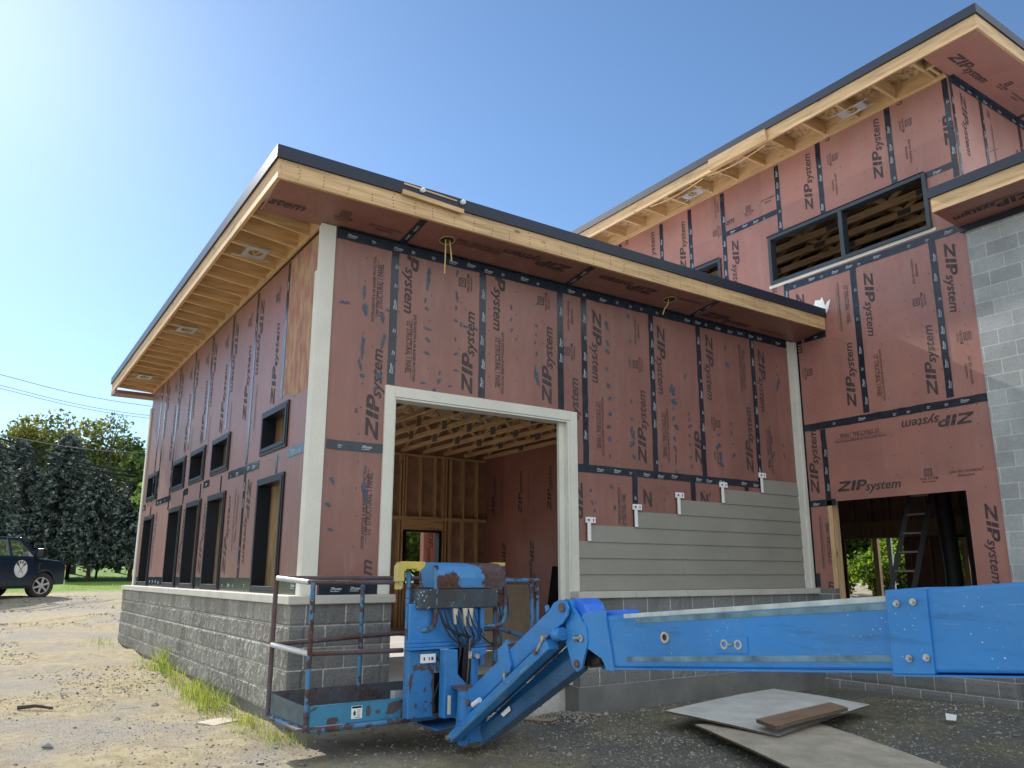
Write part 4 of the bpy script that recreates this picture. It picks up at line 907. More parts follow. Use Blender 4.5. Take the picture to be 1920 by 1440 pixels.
mb = MB(); mb.box(-.44, 1.92, -.634, -.626, .32, .51); mb.build('toe_board', paint('rusted_board', (.075, .06, .055), .45, 1.0, 6, .8), LF)
mb = MB(); mb.box(1.925, 1.935, -1.28, -.65, .31, .46); mb.build('toe_board', BLUEP, LF)
# swing bars beside the console
tube_part('guard_bar', [(.70, -1.46, 1.58), (.702, -1.47, 1.35), (.70, -1.47, 1.14)]+arc_corner((.70, -1.47, 1.14), (.69, -1.46, 1.02), (.48, -1.37, 1.03), f=.09)+[(.48, -1.37, 1.035)], BLUER, .022)
tube_part('guard_bar', [(1.45, -1.40, 1.58), (1.465, -1.42, 1.35), (1.465, -1.42, 1.13)]+arc_corner((1.465, -1.42, 1.13), (1.45, -1.41, 1.03), (1.2, -1.37, 1.04), f=.08)+[(1.2, -1.37, 1.04)], BLUER, .022)
tube_part('handle', [(1.44, -1.33, 1.335)]+arc_corner((1.44, -1.33, 1.335), (1.56, -1.33, 1.31), (1.57, -1.33, 1.10), f=.04)+arc_corner((1.56, -1.33, 1.31), (1.57, -1.33, 1.10), (1.47, -1.33, 1.09), f=.04)+[(1.47, -1.33, 1.10)], RUST, .011)
# console
mb = MB(); mb.prism([(-1.50, 1.385), (-1.505, 1.47), (-1.49, 1.53), (-1.45, 1.575), (-1.40, 1.60), (-1.33, 1.608), (-1.15, 1.605), (-1.15, 1.385)], 0, .70, 1.41)
cv = mb.build('console_cover', paint('heavily_chipped_blue', (.045, .20, .46), .49, .6, 2.6), LF, bevel=.006)
mb = MB(); mb.box(.53, 1.345, -1.49, -1.2, 1.205, 1.375); bxo = mb.build('console_box', DKGREY, LF, bevel=.01)
mb = MB(); mb.prism([(.352, 1.48), (.352, 1.57), (.375, 1.605), (.42, 1.615), (.63, 1.612), (.625, 1.57), (.575, 1.53), (.555, 1.53), (.545, 1.55), (.44, 1.545), (.425, 1.53), (.425, 1.44), (.352, 1.44)], 1, -1.40, -1.33); mb.prism([(.372, 1.45), (.42, 1.47), (.445, 1.43), (.44, 1.385), (.425, 1.372), (.378, 1.372)], 1, -1.345, -1.30)
yb = mb.build('bumper_bracket', YEL, LF, bevel=.006)
for z in (1.43, 1.39): m2 = MB(); m2.cyl((.41, -1.35, z), (.41, -1.343, z), .009, 8); m2.build('bolt', STEEL, yb)
mb = MB(); mb.prism([(1.38, 1.565), (1.38, 1.612), (1.51, 1.612), (1.505, 1.58), (1.48, 1.545), (1.44, 1.53)], 1, -1.36, -1.28); mb.build('bumper_bracket', YEL, LF, bevel=.004)
mb = MB(); mb.box(.47, 1.17, -1.43, -1.40, .90, 1.25); mb.box(1.172, 1.215, -1.46, -1.40, .70, 1.21); mb.build('mast_panel', BLUE, LF, bevel=.006)
mb = MB(); mb.box(.45, 1.22, -1.50, -1.39, .865, .885); mb.box(.46, 1.2, -1.47, -1.40, .8855, .915); mb.box(.46, 1.19, -1.44, -1.40, .9155, .945); mb.build('mast_shelf', BLUE, LF, bevel=.005)
mb = MB(); mb.box(.455, .70, -1.47, -1.40, .31, .86); mb.prism([(.70, .86), (.77, .86), (.77, .80), (.70, .72)], 1, -1.47, -1.41); lg = mb.build('mast_leg', BLUEP, LF, bevel=.008)
m2 = MB(); m2.prism([(.50, .69), (.50, .74), (.62, .735), (.69, .70), (.64, .705), (.55, .71)], 1, -1.474, -1.4705); m2.build('rust_streak', RUST, lg)
for P_ in ([(.455, .60), (.47, .66), (.50, .68), (.49, .60), (.475, .52)], [(.66, .70), (.70, .69), (.70, .33), (.685, .34), (.69, .5), (.672, .58), (.69, .64)], [(.60, .52), (.61, .56), (.625, .55), (.622, .52)], [(.52, .40), (.525, .44), (.54, .43), (.538, .40)], [(.62, .36), (.625, .385), (.64, .37)]):
    m3 = MB(); m3.prism(P_, 1, -1.4735, -1.4702); m3.build('rust_patch', RUST, lg)
m2 = MB(); m2.box(.56, .705, -1.49, -1.471, .755, .83); pl = m2.build('decal_plate', WHITE, lg, bevel=.004)
m2 = MB(); 
for (a, b) in ((.585, .60), (.635, .645), (.66, .68)): m2.box(a, b, -1.4915, -1.4905, .778, .805)
m2.build('plate_print', INK, pl)
mb = MB(); mb.box(.66, .80, -1.42, -1.405, .33, .66); mb.build('mast_recess', BLACKP, LF)
mb = MB(); mb.prism([(.735, .31), (.735, .864), (.86, .864), (.865, .66), (.985, .54), (.985, .505), (.865, .50), (.865, .31)], 1, -1.60, -1.50); mb.build('mast_column', BLUE, LF, bevel=.006)
mb = MB(); mb.prism([(1.01, .864), (1.17, .864), (1.17, .82), (1.05, .75), (1.05, .44), (1.12, .44), (1.12, .75), (1.06, .75)][:5]+[(1.01, .44)], 1, -1.58, -1.46); mb.box(1.075, 1.12, -1.52, -1.42, .44, .80); mb.build('mast_column', BLUE, LF, bevel=.005)
mb = MB(); mb.box(.87, 1.04, -1.45, -1.42, .44, .86); mb.build('mast_recess', BLACKP, LF)
mb = MB(); mb.cyl((.88, -1.74, .31), (.88, -1.74, .55), .085, 24); ro = mb.build('rotator', BLUE, LF, smooth=True)
mb = MB(); mb.cyl((.88, -1.74, .552), (.88, -1.74, .572), .10, 24); mb.box(.80, .98, -1.72, -1.45, .553, .571); mb.build('rotator_flange', RUST, ro)
mb = MB(); mb.box(.745, .765, -1.66, -1.64, .35, .50); mb.build('reflector', mat('pale_reflector', (.6, .58, .45), .5), ro)
mb = MB(); mb.hexa([(.72, -1.52, .20), (1.16, -1.30, .20), (1.10, -.95, .20), (.73, -1.11, .20), (.72, -1.52, .212), (1.16, -1.30, .212), (1.10, -.95, .212), (.73, -1.11, .212)]); mb.build('base_plate', BLUE, LF)
for i, (x, zb) in enumerate(((.885, 1.07), (.985, 1.05), (1.045, 1.05))):
    mb = MB(); mb.cyl((x, -1.50, 1.205), (x, -1.50, zb), .026, 10, 0, .014); o = mb.build('cable_boot', mat('cream_boot', (.55, .51, .42), .6) if i == 0 else bpy.data.materials['cream_boot'], LF, smooth=True)
    tube_part('hose', [(x, -1.5, zb), (x+.02, -1.53, .96), (x+.03-.02*i, -1.55, .86), (x-.0, -1.56, .72), (x+.0, -1.53, .58), (x-.01, -1.50, .47)], HOSE, .010, 6)
rr = random.Random(8)
for i in range(8):
    x = .72+.05*i; pts = [(x, -1.5, 1.2), (x+.03, -1.52-.02*rr.random(), 1.08), (x+.09, -1.55, .97), (.95+.012*i, -1.56, .87), (.93+.014*i, -1.57, .72), (.95+.01*i, -1.53, .5)]
    tube_part('hose', pts, HOSE if i != 4 else mat('brass_hose', (.14, .12, .07), .5), .005+.003*rr.random(), 6)
tube_part('hose', [(.72, -1.5, 1.2), (.76, -1.53, 1.08), (.86, -1.55, 1.0), (1.02, -1.55, .96)], HOSE, .013, 6)
tube_part('hose', [(.72, -1.48, .80), (.76, -1.5, .74), (.775, -1.5, .66), (.72, -1.5, .56), (.69, -1.49, .46), (.70, -1.49, .36)], HOSE, .007, 6)
tube_part('hose', [(1.2, -1.45, 1.02), (1.15, -1.5, .97), (1.24, -1.5, .90), (1.3, -1.45, .88), (1.38, -1.42, .95), (1.44, -1.40, 1.12), (1.40, -1.4, 1.25)], HOSE, .007, 6)
tube_part('hose', [(1.28, -1.45, 1.03), (1.4, -1.42, 1.0), (1.46, -1.40, .80), (1.45, -1.38, .66)], RUST, .008, 6)
mb = MB(); mb.cyl((1.05, -1.62, .80), (1.05, -1.53, .80), .022, 10); mb.box(.98, 1.10, -1.58, -1.54, .78, .84); mb.build('hose_fitting', STEEL, LF)
mb = MB(); mb.box(.44, .53, -1.24, -1.16, .44, .51); mb.build('tool_tray', GREYTRIM, LF, bevel=.004)
# jib: paired tube, near link and lift cylinder
def yz_tube(name, a, b, h, x0, x1, m, bev=.012, parent=LF):
    a, b = Vector((0, *a)), Vector((0, *b)); d = (b-a).normalized(); n = Vector((0, -d.z, d.y)); n = n if n.z > 0 else -n
    mb = MB(); p = [a+n*h/2, b+n*h/2, b-n*h/2, a-n*h/2]
    mb.prism([(q.y, q.z) for q in p], 0, x0, x1, 0); return mb.build(name, m, parent, bevel=bev)
yz_tube('jib_arm', (-1.86, .46), (-3.10, 1.205), .155, .80, .97, BLUE)
yz_tube('jib_link', (-1.72, .175), (-3.10, 1.015), .075, .72, .82, BLUE, .006)
yz_tube('jib_link', (-1.72, .175), (-3.10, 1.015), .075, 1.0, 1.09, BLUE, .006)
yz_tube('jib_link_wear', (-1.8, .200), (-2.9, .872), .012, .7185, .7205, GREASE, 0)
cy = yz_tube('lift_cylinder', (-1.98, .215), (-3.22, .89), .115, .87, .985, paint('shade_blue_paint', (.012, .075, .19), .27, .8, 3), .01)  # lift blue with underside shade put into the colour
yz_tube('jib_shade_band', (-1.95, .405), (-3.12, 1.105), .10, .835, .96, bpy.data.materials['shade_blue_paint'], .004)  # dark band added to stand for the arm's shaded underside
mb = MB(); mb.tube([(.93, -3.22, .875), (.93, -3.32, .93)], .032, 12); mb.build('cylinder_rod', STEEL, cy, smooth=True)
mb = MB(); mb.prism([(-1.66, .56), (-1.86, .57), (-2.0, .50), (-1.86, .30), (-1.80, .12), (-1.68, .10), (-1.62, .20)], 0, .835, .86); mb.build('rotator_bracket', BLUE, LF, bevel=.003); mb = MB(); mb.prism([(-1.66, .56), (-1.86, .57), (-2.0, .50), (-1.86, .30), (-1.80, .12), (-1.68, .10), (-1.62, .20)], 0, .975, .995); mb.box(.861, .974, -1.83, -1.70, .14, .50); mb.build('rotator_bracket', BLUE, LF, bevel=.003)
def pin(y, z, x, r=.024, L=.02, parent=LF, m=PIN):
    mb = MB(); mb.cyl((x-L, y, z), (x+.002, y, z), r, 14); o = mb.build('pivot_pin', m, parent, smooth=True)
    return o
pin(-1.73, .185, .72, .022, .03, m=STEEL); pin(-1.90, .47, .80, .026); pin(-3.205, 1.27, .79, .032)
mb = MB(); mb.tube([(.77, -2.02, .47), (.77, -2.12, .52)], .022, 8); mb.build('grease_cap', WHITE, LF, smooth=True)
# mid clamp plate and fork-ended turnbuckle
mb = MB(); mb.prism([(-2.36, .92), (-2.47, .985), (-2.56, .82), (-2.50, .68), (-2.40, .74)], 0, .775, .798); mb.build('clamp_plate', BLUE, LF, bevel=.003)
mb = MB(); mb.tube([(.755, -2.50, .66), (.755, -2.51, .75)], .013, 8); mb.tube([(.75, -2.515, .745), (.75, -2.525, .77)], .022, 8); mb.build('locking_pin', STEEL, LF, smooth=True)
mb = MB(); mb.tube([(.715, -2.99, .965), (.715, -3.07, 1.06)], .013, 8); mb.tube([(.713, -3.065, 1.05), (.713, -3.08, 1.075)], .024, 8); mb.build('locking_pin', STEEL, LF, smooth=True)
pin(-2.97, .955, .715, .02, .012)
for (y, z) in ((-2.40, .965), (-2.94, 1.245)): mb = MB(); mb.prism([(y, z-.02), (y-.03, z), (y-.02, z+.035), (y+.012, z+.028)], 0, .83, .845); mb.build('lifting_lug', BLUE, LF)
# pale tie bolts and label
mb = MB(); mb.box(.7165, .7195, -2.46, -2.40, .46, .50)
mb2 = MB(); mb2.prism([(-2.30, .43), (-2.42, .505), (-2.44, .475), (-2.34, .415)], 0, .852, .856); mb2.build('small_label', WHITE, cy)
# knuckle
mb = MB(); mb.prism([(-3.02, 1.22), (-3.10, 1.30), (-3.17, 1.325), (-3.24, 1.315), (-3.275, 1.27), (-3.26, 1.215), (-3.20, 1.16), (-3.12, 1.12), (-3.05, 1.10), (-3.0, 1.14)], 0, .785, .80); mb.build('knuckle_ear', BLUE, LF, bevel=.003); mb = MB(); mb.prism([(-3.02, 1.22), (-3.10, 1.30), (-3.17, 1.325), (-3.24, 1.315), (-3.275, 1.27), (-3.26, 1.215), (-3.20, 1.16), (-3.05, 1.10)], 0, .972, .99); mb.build('knuckle_ear', BLUE, LF, bevel=.003)
mb = MB(); mb.prism([(-3.22, 1.31), (-3.30, 1.25), (-3.42, 1.14), (-3.43, 1.04), (-3.36, .87), (-3.31, .84), (-3.26, .87), (-3.19, 1.02), (-3.18, 1.10), (-3.20, 1.2)], 0, .825, .845); mb.build('knuckle_plate', BLUE, LF, bevel=.003); mb = MB(); mb.prism([(-3.22, 1.31), (-3.30, 1.25), (-3.42, 1.14), (-3.43, 1.04), (-3.36, .87), (-3.31, .84), (-3.26, .87), (-3.19, 1.02), (-3.18, 1.10), (-3.20, 1.2)], 0, 1.06, 1.08); kp = mb.build('knuckle_plate', BLUE, LF, bevel=.003)
pin(-3.315, .895, .825, .027, .014)
mb = MB(); mb.tube([(.82, -3.21, 1.275), (1.10, -3.21, 1.275)], .055, 20); mb.build('pivot_boss', BLUE, LF, smooth=True)
mb = MB(); mb.prism([(-3.18, 1.325), (-3.28, 1.335), (-3.36, 1.30), (-3.42, 1.20), (-3.40, 1.08), (-3.32, 1.12), (-3.26, 1.23)], 0, .86, 1.04); mb.build('knuckle_cover', paint('bright_blue_paint', (.02, .14, .62), .25, .5, 4), LF, bevel=.012)
mb = MB(); mb.box(.87, 1.03, -3.38, -3.2, .88, 1.12); mb.build('knuckle_core', BLACKP, LF)
tube_part('tie_pipe', [(.79, -3.11, 1.08), (.79, -3.2, 1.09)], BLUE, .045, 16)
mb = MB(); mb.cyl((.93, -3.36, .91), (.93, -3.75, .985), .022, 12); mb.build('level_rod', mat('brassy_rod', (.55, .45, .22), .3, .2, 9, metal=.8), LF, smooth=True)
mb = MB(); mb.tube([(.93, -3.34, .91), (.93, -3.48, .935)], .045, 12); mb.build('level_cylinder', BLACKP, LF, smooth=True)
# boom
S_ = .083
bz = lambda y: .895+S_*(-3.62-y)
def boomseg(name, y0, y1, x0, x1, d0, d1, m, bev=.01, parent=LF):
    mb = MB(); mb.hexa([(x0, y1, bz(y1)+d0), (x1, y1, bz(y1)+d0), (x1, y0, bz(y0)+d0), (x0, y0, bz(y0)+d0), (x0, y1, bz(y1)+d1), (x1, y1, bz(y1)+d1), (x1, y0, bz(y0)+d1), (x0, y0, bz(y0)+d1)])
    return mb.build(name, m, parent, bevel=bev)
ib = boomseg('inner_boom', -3.60, -6.6, .852, 1.11, 0, .335, BLUE, .014)
boomseg('wear_strip', -3.9, -5.69, .8495, .853, .275, .305, GREASE, 0, ib); boomseg('wear_strip', -3.80, -5.69, .8495, .853, .04, .070, GREASE, 0, ib)
boomseg('bare_top_edge', -3.78, -5.69, .8485, .90, .308, .338, CHROME, .006, ib); boomseg('bottom_flange', -3.60, -5.7, .838, 1.125, -.010, .002, BLUE, 0, ib)
mb = MB(); E_ = [(-3.37, 1.235), (-3.56, 1.262), (-3.61, 1.255), (-3.69, .88), (-3.615, .88), (-3.57, .945), (-3.52, .965), (-3.28, 1.055), (-3.33, 1.13)]
mb.prism(E_, 0, 1.1105, 1.127); mb.build('boom_end_plate', BLUE, LF, bevel=.003); mb = MB(); mb.prism(E_, 0, .835, .8515); ep = mb.build('boom_end_plate', BLUE, LF, bevel=.003)
mb = MB(); mb.prism([(-3.55, 1.168), (-3.77, 1.19), (-3.78, 1.262), (-3.76, 1.275), (-3.55, 1.255)], 0, .88, 1.0); mb.build('hose_guide', bpy.data.materials['bright_blue_paint'], LF, bevel=.008)
mb = MB(); mb.tube([(.815, -3.29, 1.065), (.815, -3.365, 1.07)], .012, 8); mb.tube([(.812, -3.37, 1.07), (.83, -3.37, 1.07)], .024, 10); mb.build('locking_pin', STEEL, ep, smooth=True)
pin(-3.32, 1.065, .825, .022, .012, ep)
for (y, z) in ((-3.36, 1.15), (-3.375, 1.19), (-3.56, .95)): pin(y, z, .836, .006, .003, ep, BLACKP)
def ring(y, z, r, parent):
    mb = MB(); n = 20
    for i in range(n):
        a, b = 2*math.pi*i/n, 2*math.pi*(i+1)/n
        P = lambda t, q, x: (x, y+q*math.cos(t), z+q*math.sin(t))
        mb.face([P(a, r, .842), P(b, r, .842), P(b, r*.6, .842), P(a, r*.6, .842)][::-1]); mb.face([P(a, r, .842), P(b, r, .842), P(b, r, .853), P(a, r, .853)]); mb.face([P(a, r*.6, .842), P(b, r*.6, .842), P(b, r*.6, .853), P(a, r*.6, .853)][::-1])
    o = mb.build('access_ring', mat('worn_ring', (.42, .38, .30), .5, .3, 30) if 'worn_ring' not in bpy.data.materials else bpy.data.materials['worn_ring'], parent, smooth=True)
    m2 = MB(); m2.cyl((.848, y, z), (.8535, y, z), r*.6, 16); m2.build('ring_bore', BLACKP, o)
ring(-4.16, 1.122, .034, ib)
mb = MB(); mb.hexa([(.846, -4.80, 1.075), (.853, -4.80, 1.075), (.853, -4.57, 1.060), (.846, -4.57, 1.060), (.846, -4.80, 1.165), (.853, -4.80, 1.165), (.853, -4.57, 1.15), (.846, -4.57, 1.15)]); mb.build('access_plate', BLUE, ib, bevel=.003)
ring(-4.635, 1.113, .027, ib); ring(-4.735, 1.118, .027, ib)
mb = MB(); mb.tube([(.842, -4.67, 1.114), (.842, -4.70, 1.118)], .006, 6); mb.build('access_bolt', STEEL, ib)
ob = boomseg('outer_boom', -5.70, -11.4, .825, 1.135, -.006, .355, BLUE, .016)
co = boomseg('boom_collar', -5.66, -5.86, .812, 1.148, -.012, .363, BLUE, .006)
boomseg('bottom_flange', -5.66, -11.4, .812, 1.148, -.020, -.0125, BLUE, 0, ob)
for (y, z) in ((-5.72, 1.368), (-5.80, 1.378), (-5.755, 1.130), (-5.835, 1.140)):
    mb = MB(); mb.cyl((.80, y, z), (.812, y, z), .016, 10); mb.cyl((.785, y, z), (.80, y, z), .009, 8); mb.build('collar_bolt', STEEL, co, smooth=True)
# turntable and chassis, parked out of the picture to the right
mb = MB(); mb.box(.1, .80, -13.6, -10.8, .75, 1.45); mb.box(1.16, 1.9, -13.6, -10.8, .75, 1.45); mb.box(.1, 1.9, -13.7, -12.9, .6, 1.3); mb.build('turntable', BLUE, LF, bevel=.05)
mb = MB(); mb.box(.25, 1.75, -13.3, -10.9, .28, .62); mb.build('chassis', DKGREY, LF, bevel=.04)
for x in (.0, 2.0):
    for y in (-13.1, -11.1):
        mb = MB(); mb.cyl((x-.14, y, .33), (x+.14, y, .33), .45, 28); o = mb.build('wheel', BLACKP, LF, smooth=True)
        mb = MB(); mb.cyl((x-.145, y, .33), (x+.145, y, .33), .22, 20); mb.build('rim', WHITE, o, smooth=True)

# ================================================================ boards and sheets lying in the yard
def slab(name, cs, th, m, label, cat, group=None, dz=None, ragged=None, parent=None, sub=10, warp=0):
    """rectangular sheet given by four corners (x, y, z), subdivided so that it can sag"""
    c = [Vector(p) for p in cs]; n = sub; mb = MB(); top = {}
    org = Vector((sum(p.x for p in c)/4, sum(p.y for p in c)/4, min(p.z for p in c)))
    for i in range(n+1):
        for j in range(n+1):
            u, v = i/n, j/n; p = c[0].lerp(c[1], u).lerp(c[3].lerp(c[2], u), v)
            p.z += warp*(math.sin(math.pi*u)*.6+math.sin(math.pi*v)*.4)+.004*noise.noise(p*3)
            if ragged and v in (0, 1) and v == ragged[0]:
                d = (c[3]-c[0]).normalized()*ragged[1]*(noise.noise(Vector((u*9, 2, 1)))+.6*noise.noise(Vector((u*31, 5, 1)))); p += d
            top[i, j] = p
    for i in range(n):
        for j in range(n):
            q = [top[i, j], top[i+1, j], top[i+1, j+1], top[i, j+1]]; mb.face(q); mb.face([p-Vector((0, 0, th)) for p in q[::-1]], 1)
    for k in range(n):
        for a, b in ((top[k+1, 0], top[k, 0]), (top[k, n], top[k+1, n]), (top[0, k], top[0, k+1]), (top[n, k+1], top[n, k])):
            mb.face([a, b, b-Vector((0, 0, th)), a-Vector((0, 0, th))], 1)
    o = mb.build(name, m, None); 
    for v in o.data.vertices: v.co -= org
    o.location = org
    a_ = c[1]-c[0]; b_ = c[2]-c[1]; ar = a_.cross(b_).z
    if ar < 0: o.data.flip_normals()
    tag(o, label, cat, group); return o
EDGEW = mat('dark_ply_edge', (.12, .09, .06), .9, .3, 20)
slab('plywood_sheet', [(3.67, -1.22, .065), (6.2, -.66, .04), (6.02, -2.15, .04), (3.70, -2.68, .03)], .018, [OSBL, EDGEW], 'pale weathered plywood sheet on the dirt carrying a brown board', 'plywood sheet', warp=.02, sub=16)
slab('plywood_sheet', [(3.62, -1.70, .0), (4.75, -2.35, .0), (3.78, -4.5, -.02), (2.72, -3.85, -.02)], .018, [OSBG, EDGEW], 'tan torn-edged plywood sheet partly under the pale one', 'plywood sheet', ragged=(1, 0), sub=24, warp=.02)
slab('plank', [(3.74, -2.40, .135), (5.28, -2.15, .13), (5.12, -2.47, .13), (3.60, -2.74, .135)], .035, [wood('brown_plank', 0, (.26, .17, .115)), EDGEW], 'short brown board lying on the pale plywood sheet', 'board', warp=0)
PW = wood('grey_plank', 0, (.30, .26, .21))
slab('plank', [(2.25, .02, -.03), (2.40, .12, -.03), (2.86, -.42, -.05), (2.66, -.50, -.05)], .03, [PW, EDGEW], 'grey board on the dirt right of the blue jib, farther one', 'board', 'loose boards under the lift')
slab('plank', [(1.75, -.35, -.02), (2.15, .0, -.02), (2.3, -.14, -.02), (1.9, -.5, -.02)], .035, [PW, EDGEW], 'grey board half under the blue jib cylinder', 'board', 'loose boards under the lift')
slab('plank', [(1.0, -1.42, .10), (1.55, -1.12, .10), (1.62, -1.25, .10), (1.07, -1.58, .10)], .06, [PW, EDGEW], 'wooden block under the blue base plate of the lift', 'board', 'loose boards under the lift')
slab('osb_panel', [(4.15, 4.3, .27), (5.45, 3.4, .27), (5.5, 4.0, 1.33), (4.2, 4.9, 1.33)], .012, [mat('beige_chipboard', (.62, .51, .38), .85, .12, 5, fine=.15), OSB], 'beige chipboard panel leaning inside the garage opening', 'panel')
slab('osb_panel', [(5.3, 3.3, .27), (7.3, 3.0, .27), (7.3, 3.6, 1.65), (5.9, 3.8, 1.65)], .012, [DARKI, DARKI], 'black sheet leaning inside the garage beside the right jamb', 'panel')
# ladder inside the tall building
lad = empty('ladder', (10, -.3, .34), 'dark extension ladder leaning inside the doorway of the tall building', 'ladder')
La, Lb = [Vector(p) for p in ((10.0, .02, .34), (10.0, -.95, 4.3))], [Vector(p) for p in ((10.0, -.42, .34), (10.0, -1.29, 4.3))]
La = [Vector((9.7, -.02, .34)), Vector((10.3, -.86, 4.0))]; Lb = [Vector((9.7, -.42, .34)), Vector((10.3, -1.20, 4.0))]
for q in (La, Lb): mb = MB(); mb.beam(q[0], q[1], .03, .08); mb.build('rail', BLACKP, lad)
for k in range(1, 12):
    t = k/12; mb = MB(); mb.tube([La[0].lerp(La[1], t), Lb[0].lerp(Lb[1], t)], .016, 6); mb.build('rung', GREYTRIM, lad)

# ================================================================ pickup truck
TR = empty('pickup_truck', (0, 0, 0), 'dark blue pickup truck with a round white door emblem parked by the trees', 'truck')
CAR = mat('dark_blue_car_paint', (.010, .019, .048), .18, .1, 1, spec=.8); GL, t_, p_ = newmat('tinted_glass'); p_.inputs['Base Color'].default_value = (.55, .62, .6, 1); p_.inputs['Roughness'].default_value = .02; p_.inputs['Transmission Weight'].default_value = .9; p_.inputs['IOR'].default_value = 1.45
CHR = mat('chrome', (.75, .75, .76), .15, .05, 3, metal=1)
def arch(cx, r, z0, n=10): return [(cx+r*math.cos(math.pi*i/n), z0+r*.98*math.sin(math.pi*i/n)) for i in range(n+1)]
f = [(-.02, .42), (-.0, .62), (-.02, 1.02), (-.08, 1.14), (-.35, 1.21), (-1.25, 1.27)]
side = f+[(-1.35, 1.29), (-3.62, 1.30), (-3.64, 1.36), (-5.85, 1.36), (-5.88, .60), (-5.3, .50)]
prof = side+[(x, z) for x, z in arch(-4.65, .47, .42)][::-1]+[(-4.1, .36), (-1.5, .36)]+[(x, z) for x, z in arch(-.95, .47, .42)][::-1]
mb = MB(); mb.prism([(x, z) for x, z in prof], 1, -1.0, 1.0); body = mb.build('body', CAR, TR, bevel=.07)
mb = MB()
def ghouse(mb, x0, x1, x2, x3, z0, z1, w0, w1):
    mb.hexa([(x3, -w0, z0), (x0, -w0, z0), (x0, w0, z0), (x3, w0, z0), (x2, -w1, z1), (x1, -w1, z1), (x1, w1, z1), (x2, w1, z1)])
# pillars and roof as a frame, panes between
zr, zb_ = 1.90, 1.295
mb.hexa([(-3.50, -.80, zr-.07), (-2.02, -.80, zr-.07), (-2.02, .80, zr-.07), (-3.50, .80, zr-.07), (-3.45, -.72, zr), (-2.1, -.72, zr), (-2.1, .72, zr), (-3.45, .72, zr)])
P0 = {-1.28: -1.93, -2.42: -2.46, -3.58: -3.50}
for s in (-1, 1):
    for xb, xt in ((-1.28, -2.0), (-2.45, -2.5), (-3.0, -3.0), (-3.56, -3.5)): mb.beam((xb, s*.95, zb_-.02), (xt, s*.785, zr-.03), .10, .12, up=(1, 0, 0))
    mb.beam((-1.95, s*.79, zr-.045), (-3.5, s*.79, zr-.045), .07, .09); mb.beam((-1.25, s*.96, zb_-.0), (-3.6, s*.96, zb_), .06, .07)
mb.build('cab_frame', CAR, TR, bevel=.022)
mb = MB()
for s in (-1, 1): mb.face([(-1.3, s*.95, zb_), (-3.55, s*.95, zb_), (-3.5, s*.80, zr-.06), (-1.98, s*.80, zr-.06)])
mb.face([(-1.27, -.93, zb_), (-1.27, .93, zb_), (-1.97, .77, zr-.05), (-1.97, -.77, zr-.05)]); mb.face([(-3.58, -.93, zb_), (-3.5, -.77, zr-.05), (-3.5, .77, zr-.05), (-3.58, .93, zb_)])
mb.build('window', GL, TR)
mb = MB(); 
for x in (-2.1, -3.1):
    for y in (-.45, .45): mb.box(x-.12, x+.02, y-.26, y+.26, .9, 1.62)
mb.box(-1.7, -1.35, -.9, .9, 1.1, 1.34); mb.build('seats', DARKI, TR, bevel=.05)
mb = MB()
for x in (-1.42, -2.47, -3.55): mb.box(x-.005, x+.005, -1.0025, -.99, .42, 1.29)
mb.box(-3.6, -1.42, -1.0025, -.99, .60, .608); mb.box(-3.6, -1.42, -1.003, -.99, .415, .425); mb.build('door_seam', BLACKP, TR)
for x in (-2.25, -3.35): mb = MB(); mb.box(x-.09, x+.09, -1.03, -1.002, 1.10, 1.135); mb.build('door_handle', CAR, TR, bevel=.008)
mb = MB(); mb.prism([(-1.15, 1.13), (-1.30, 1.11), (-1.22, .86), (-1.19, .86), (-1.22, 1.09), (-1.13, 1.10)], 1, -1.006, -.999); mb.build('fender_vent', CHR, TR)
mb = MB(); mb.box(-1.50, -1.28, -1.28, -1.06, 1.28, 1.58); mb.box(-1.45, -1.36, -1.1, -.97, 1.30, 1.36); mr = mb.build('mirror', BLACKP, TR, bevel=.03)
mb = MB(); mb.box(-.14, -.005, -.98, -.66, .93, 1.07); mb.box(-.02, .01, -1.003, -.9, .90, 1.05); mb.build('headlight', mat('amber_lamp', (.6, .16, .05), .2), TR, bevel=.01)
mb = MB(); mb.box(-.01, .02, -.62, .62, .62, 1.05); mb.build('grille', CHR, TR); mb = MB(); mb.box(-.05, .10, -.97, .97, .42, .60); mb.build('bumper', CHR, TR, bevel=.03)
mb = MB(); mb.box(-3.9, -1.6, -1.03, -.9, .32, .37); mb.build('running_board', BLACKP, TR, bevel=.01)
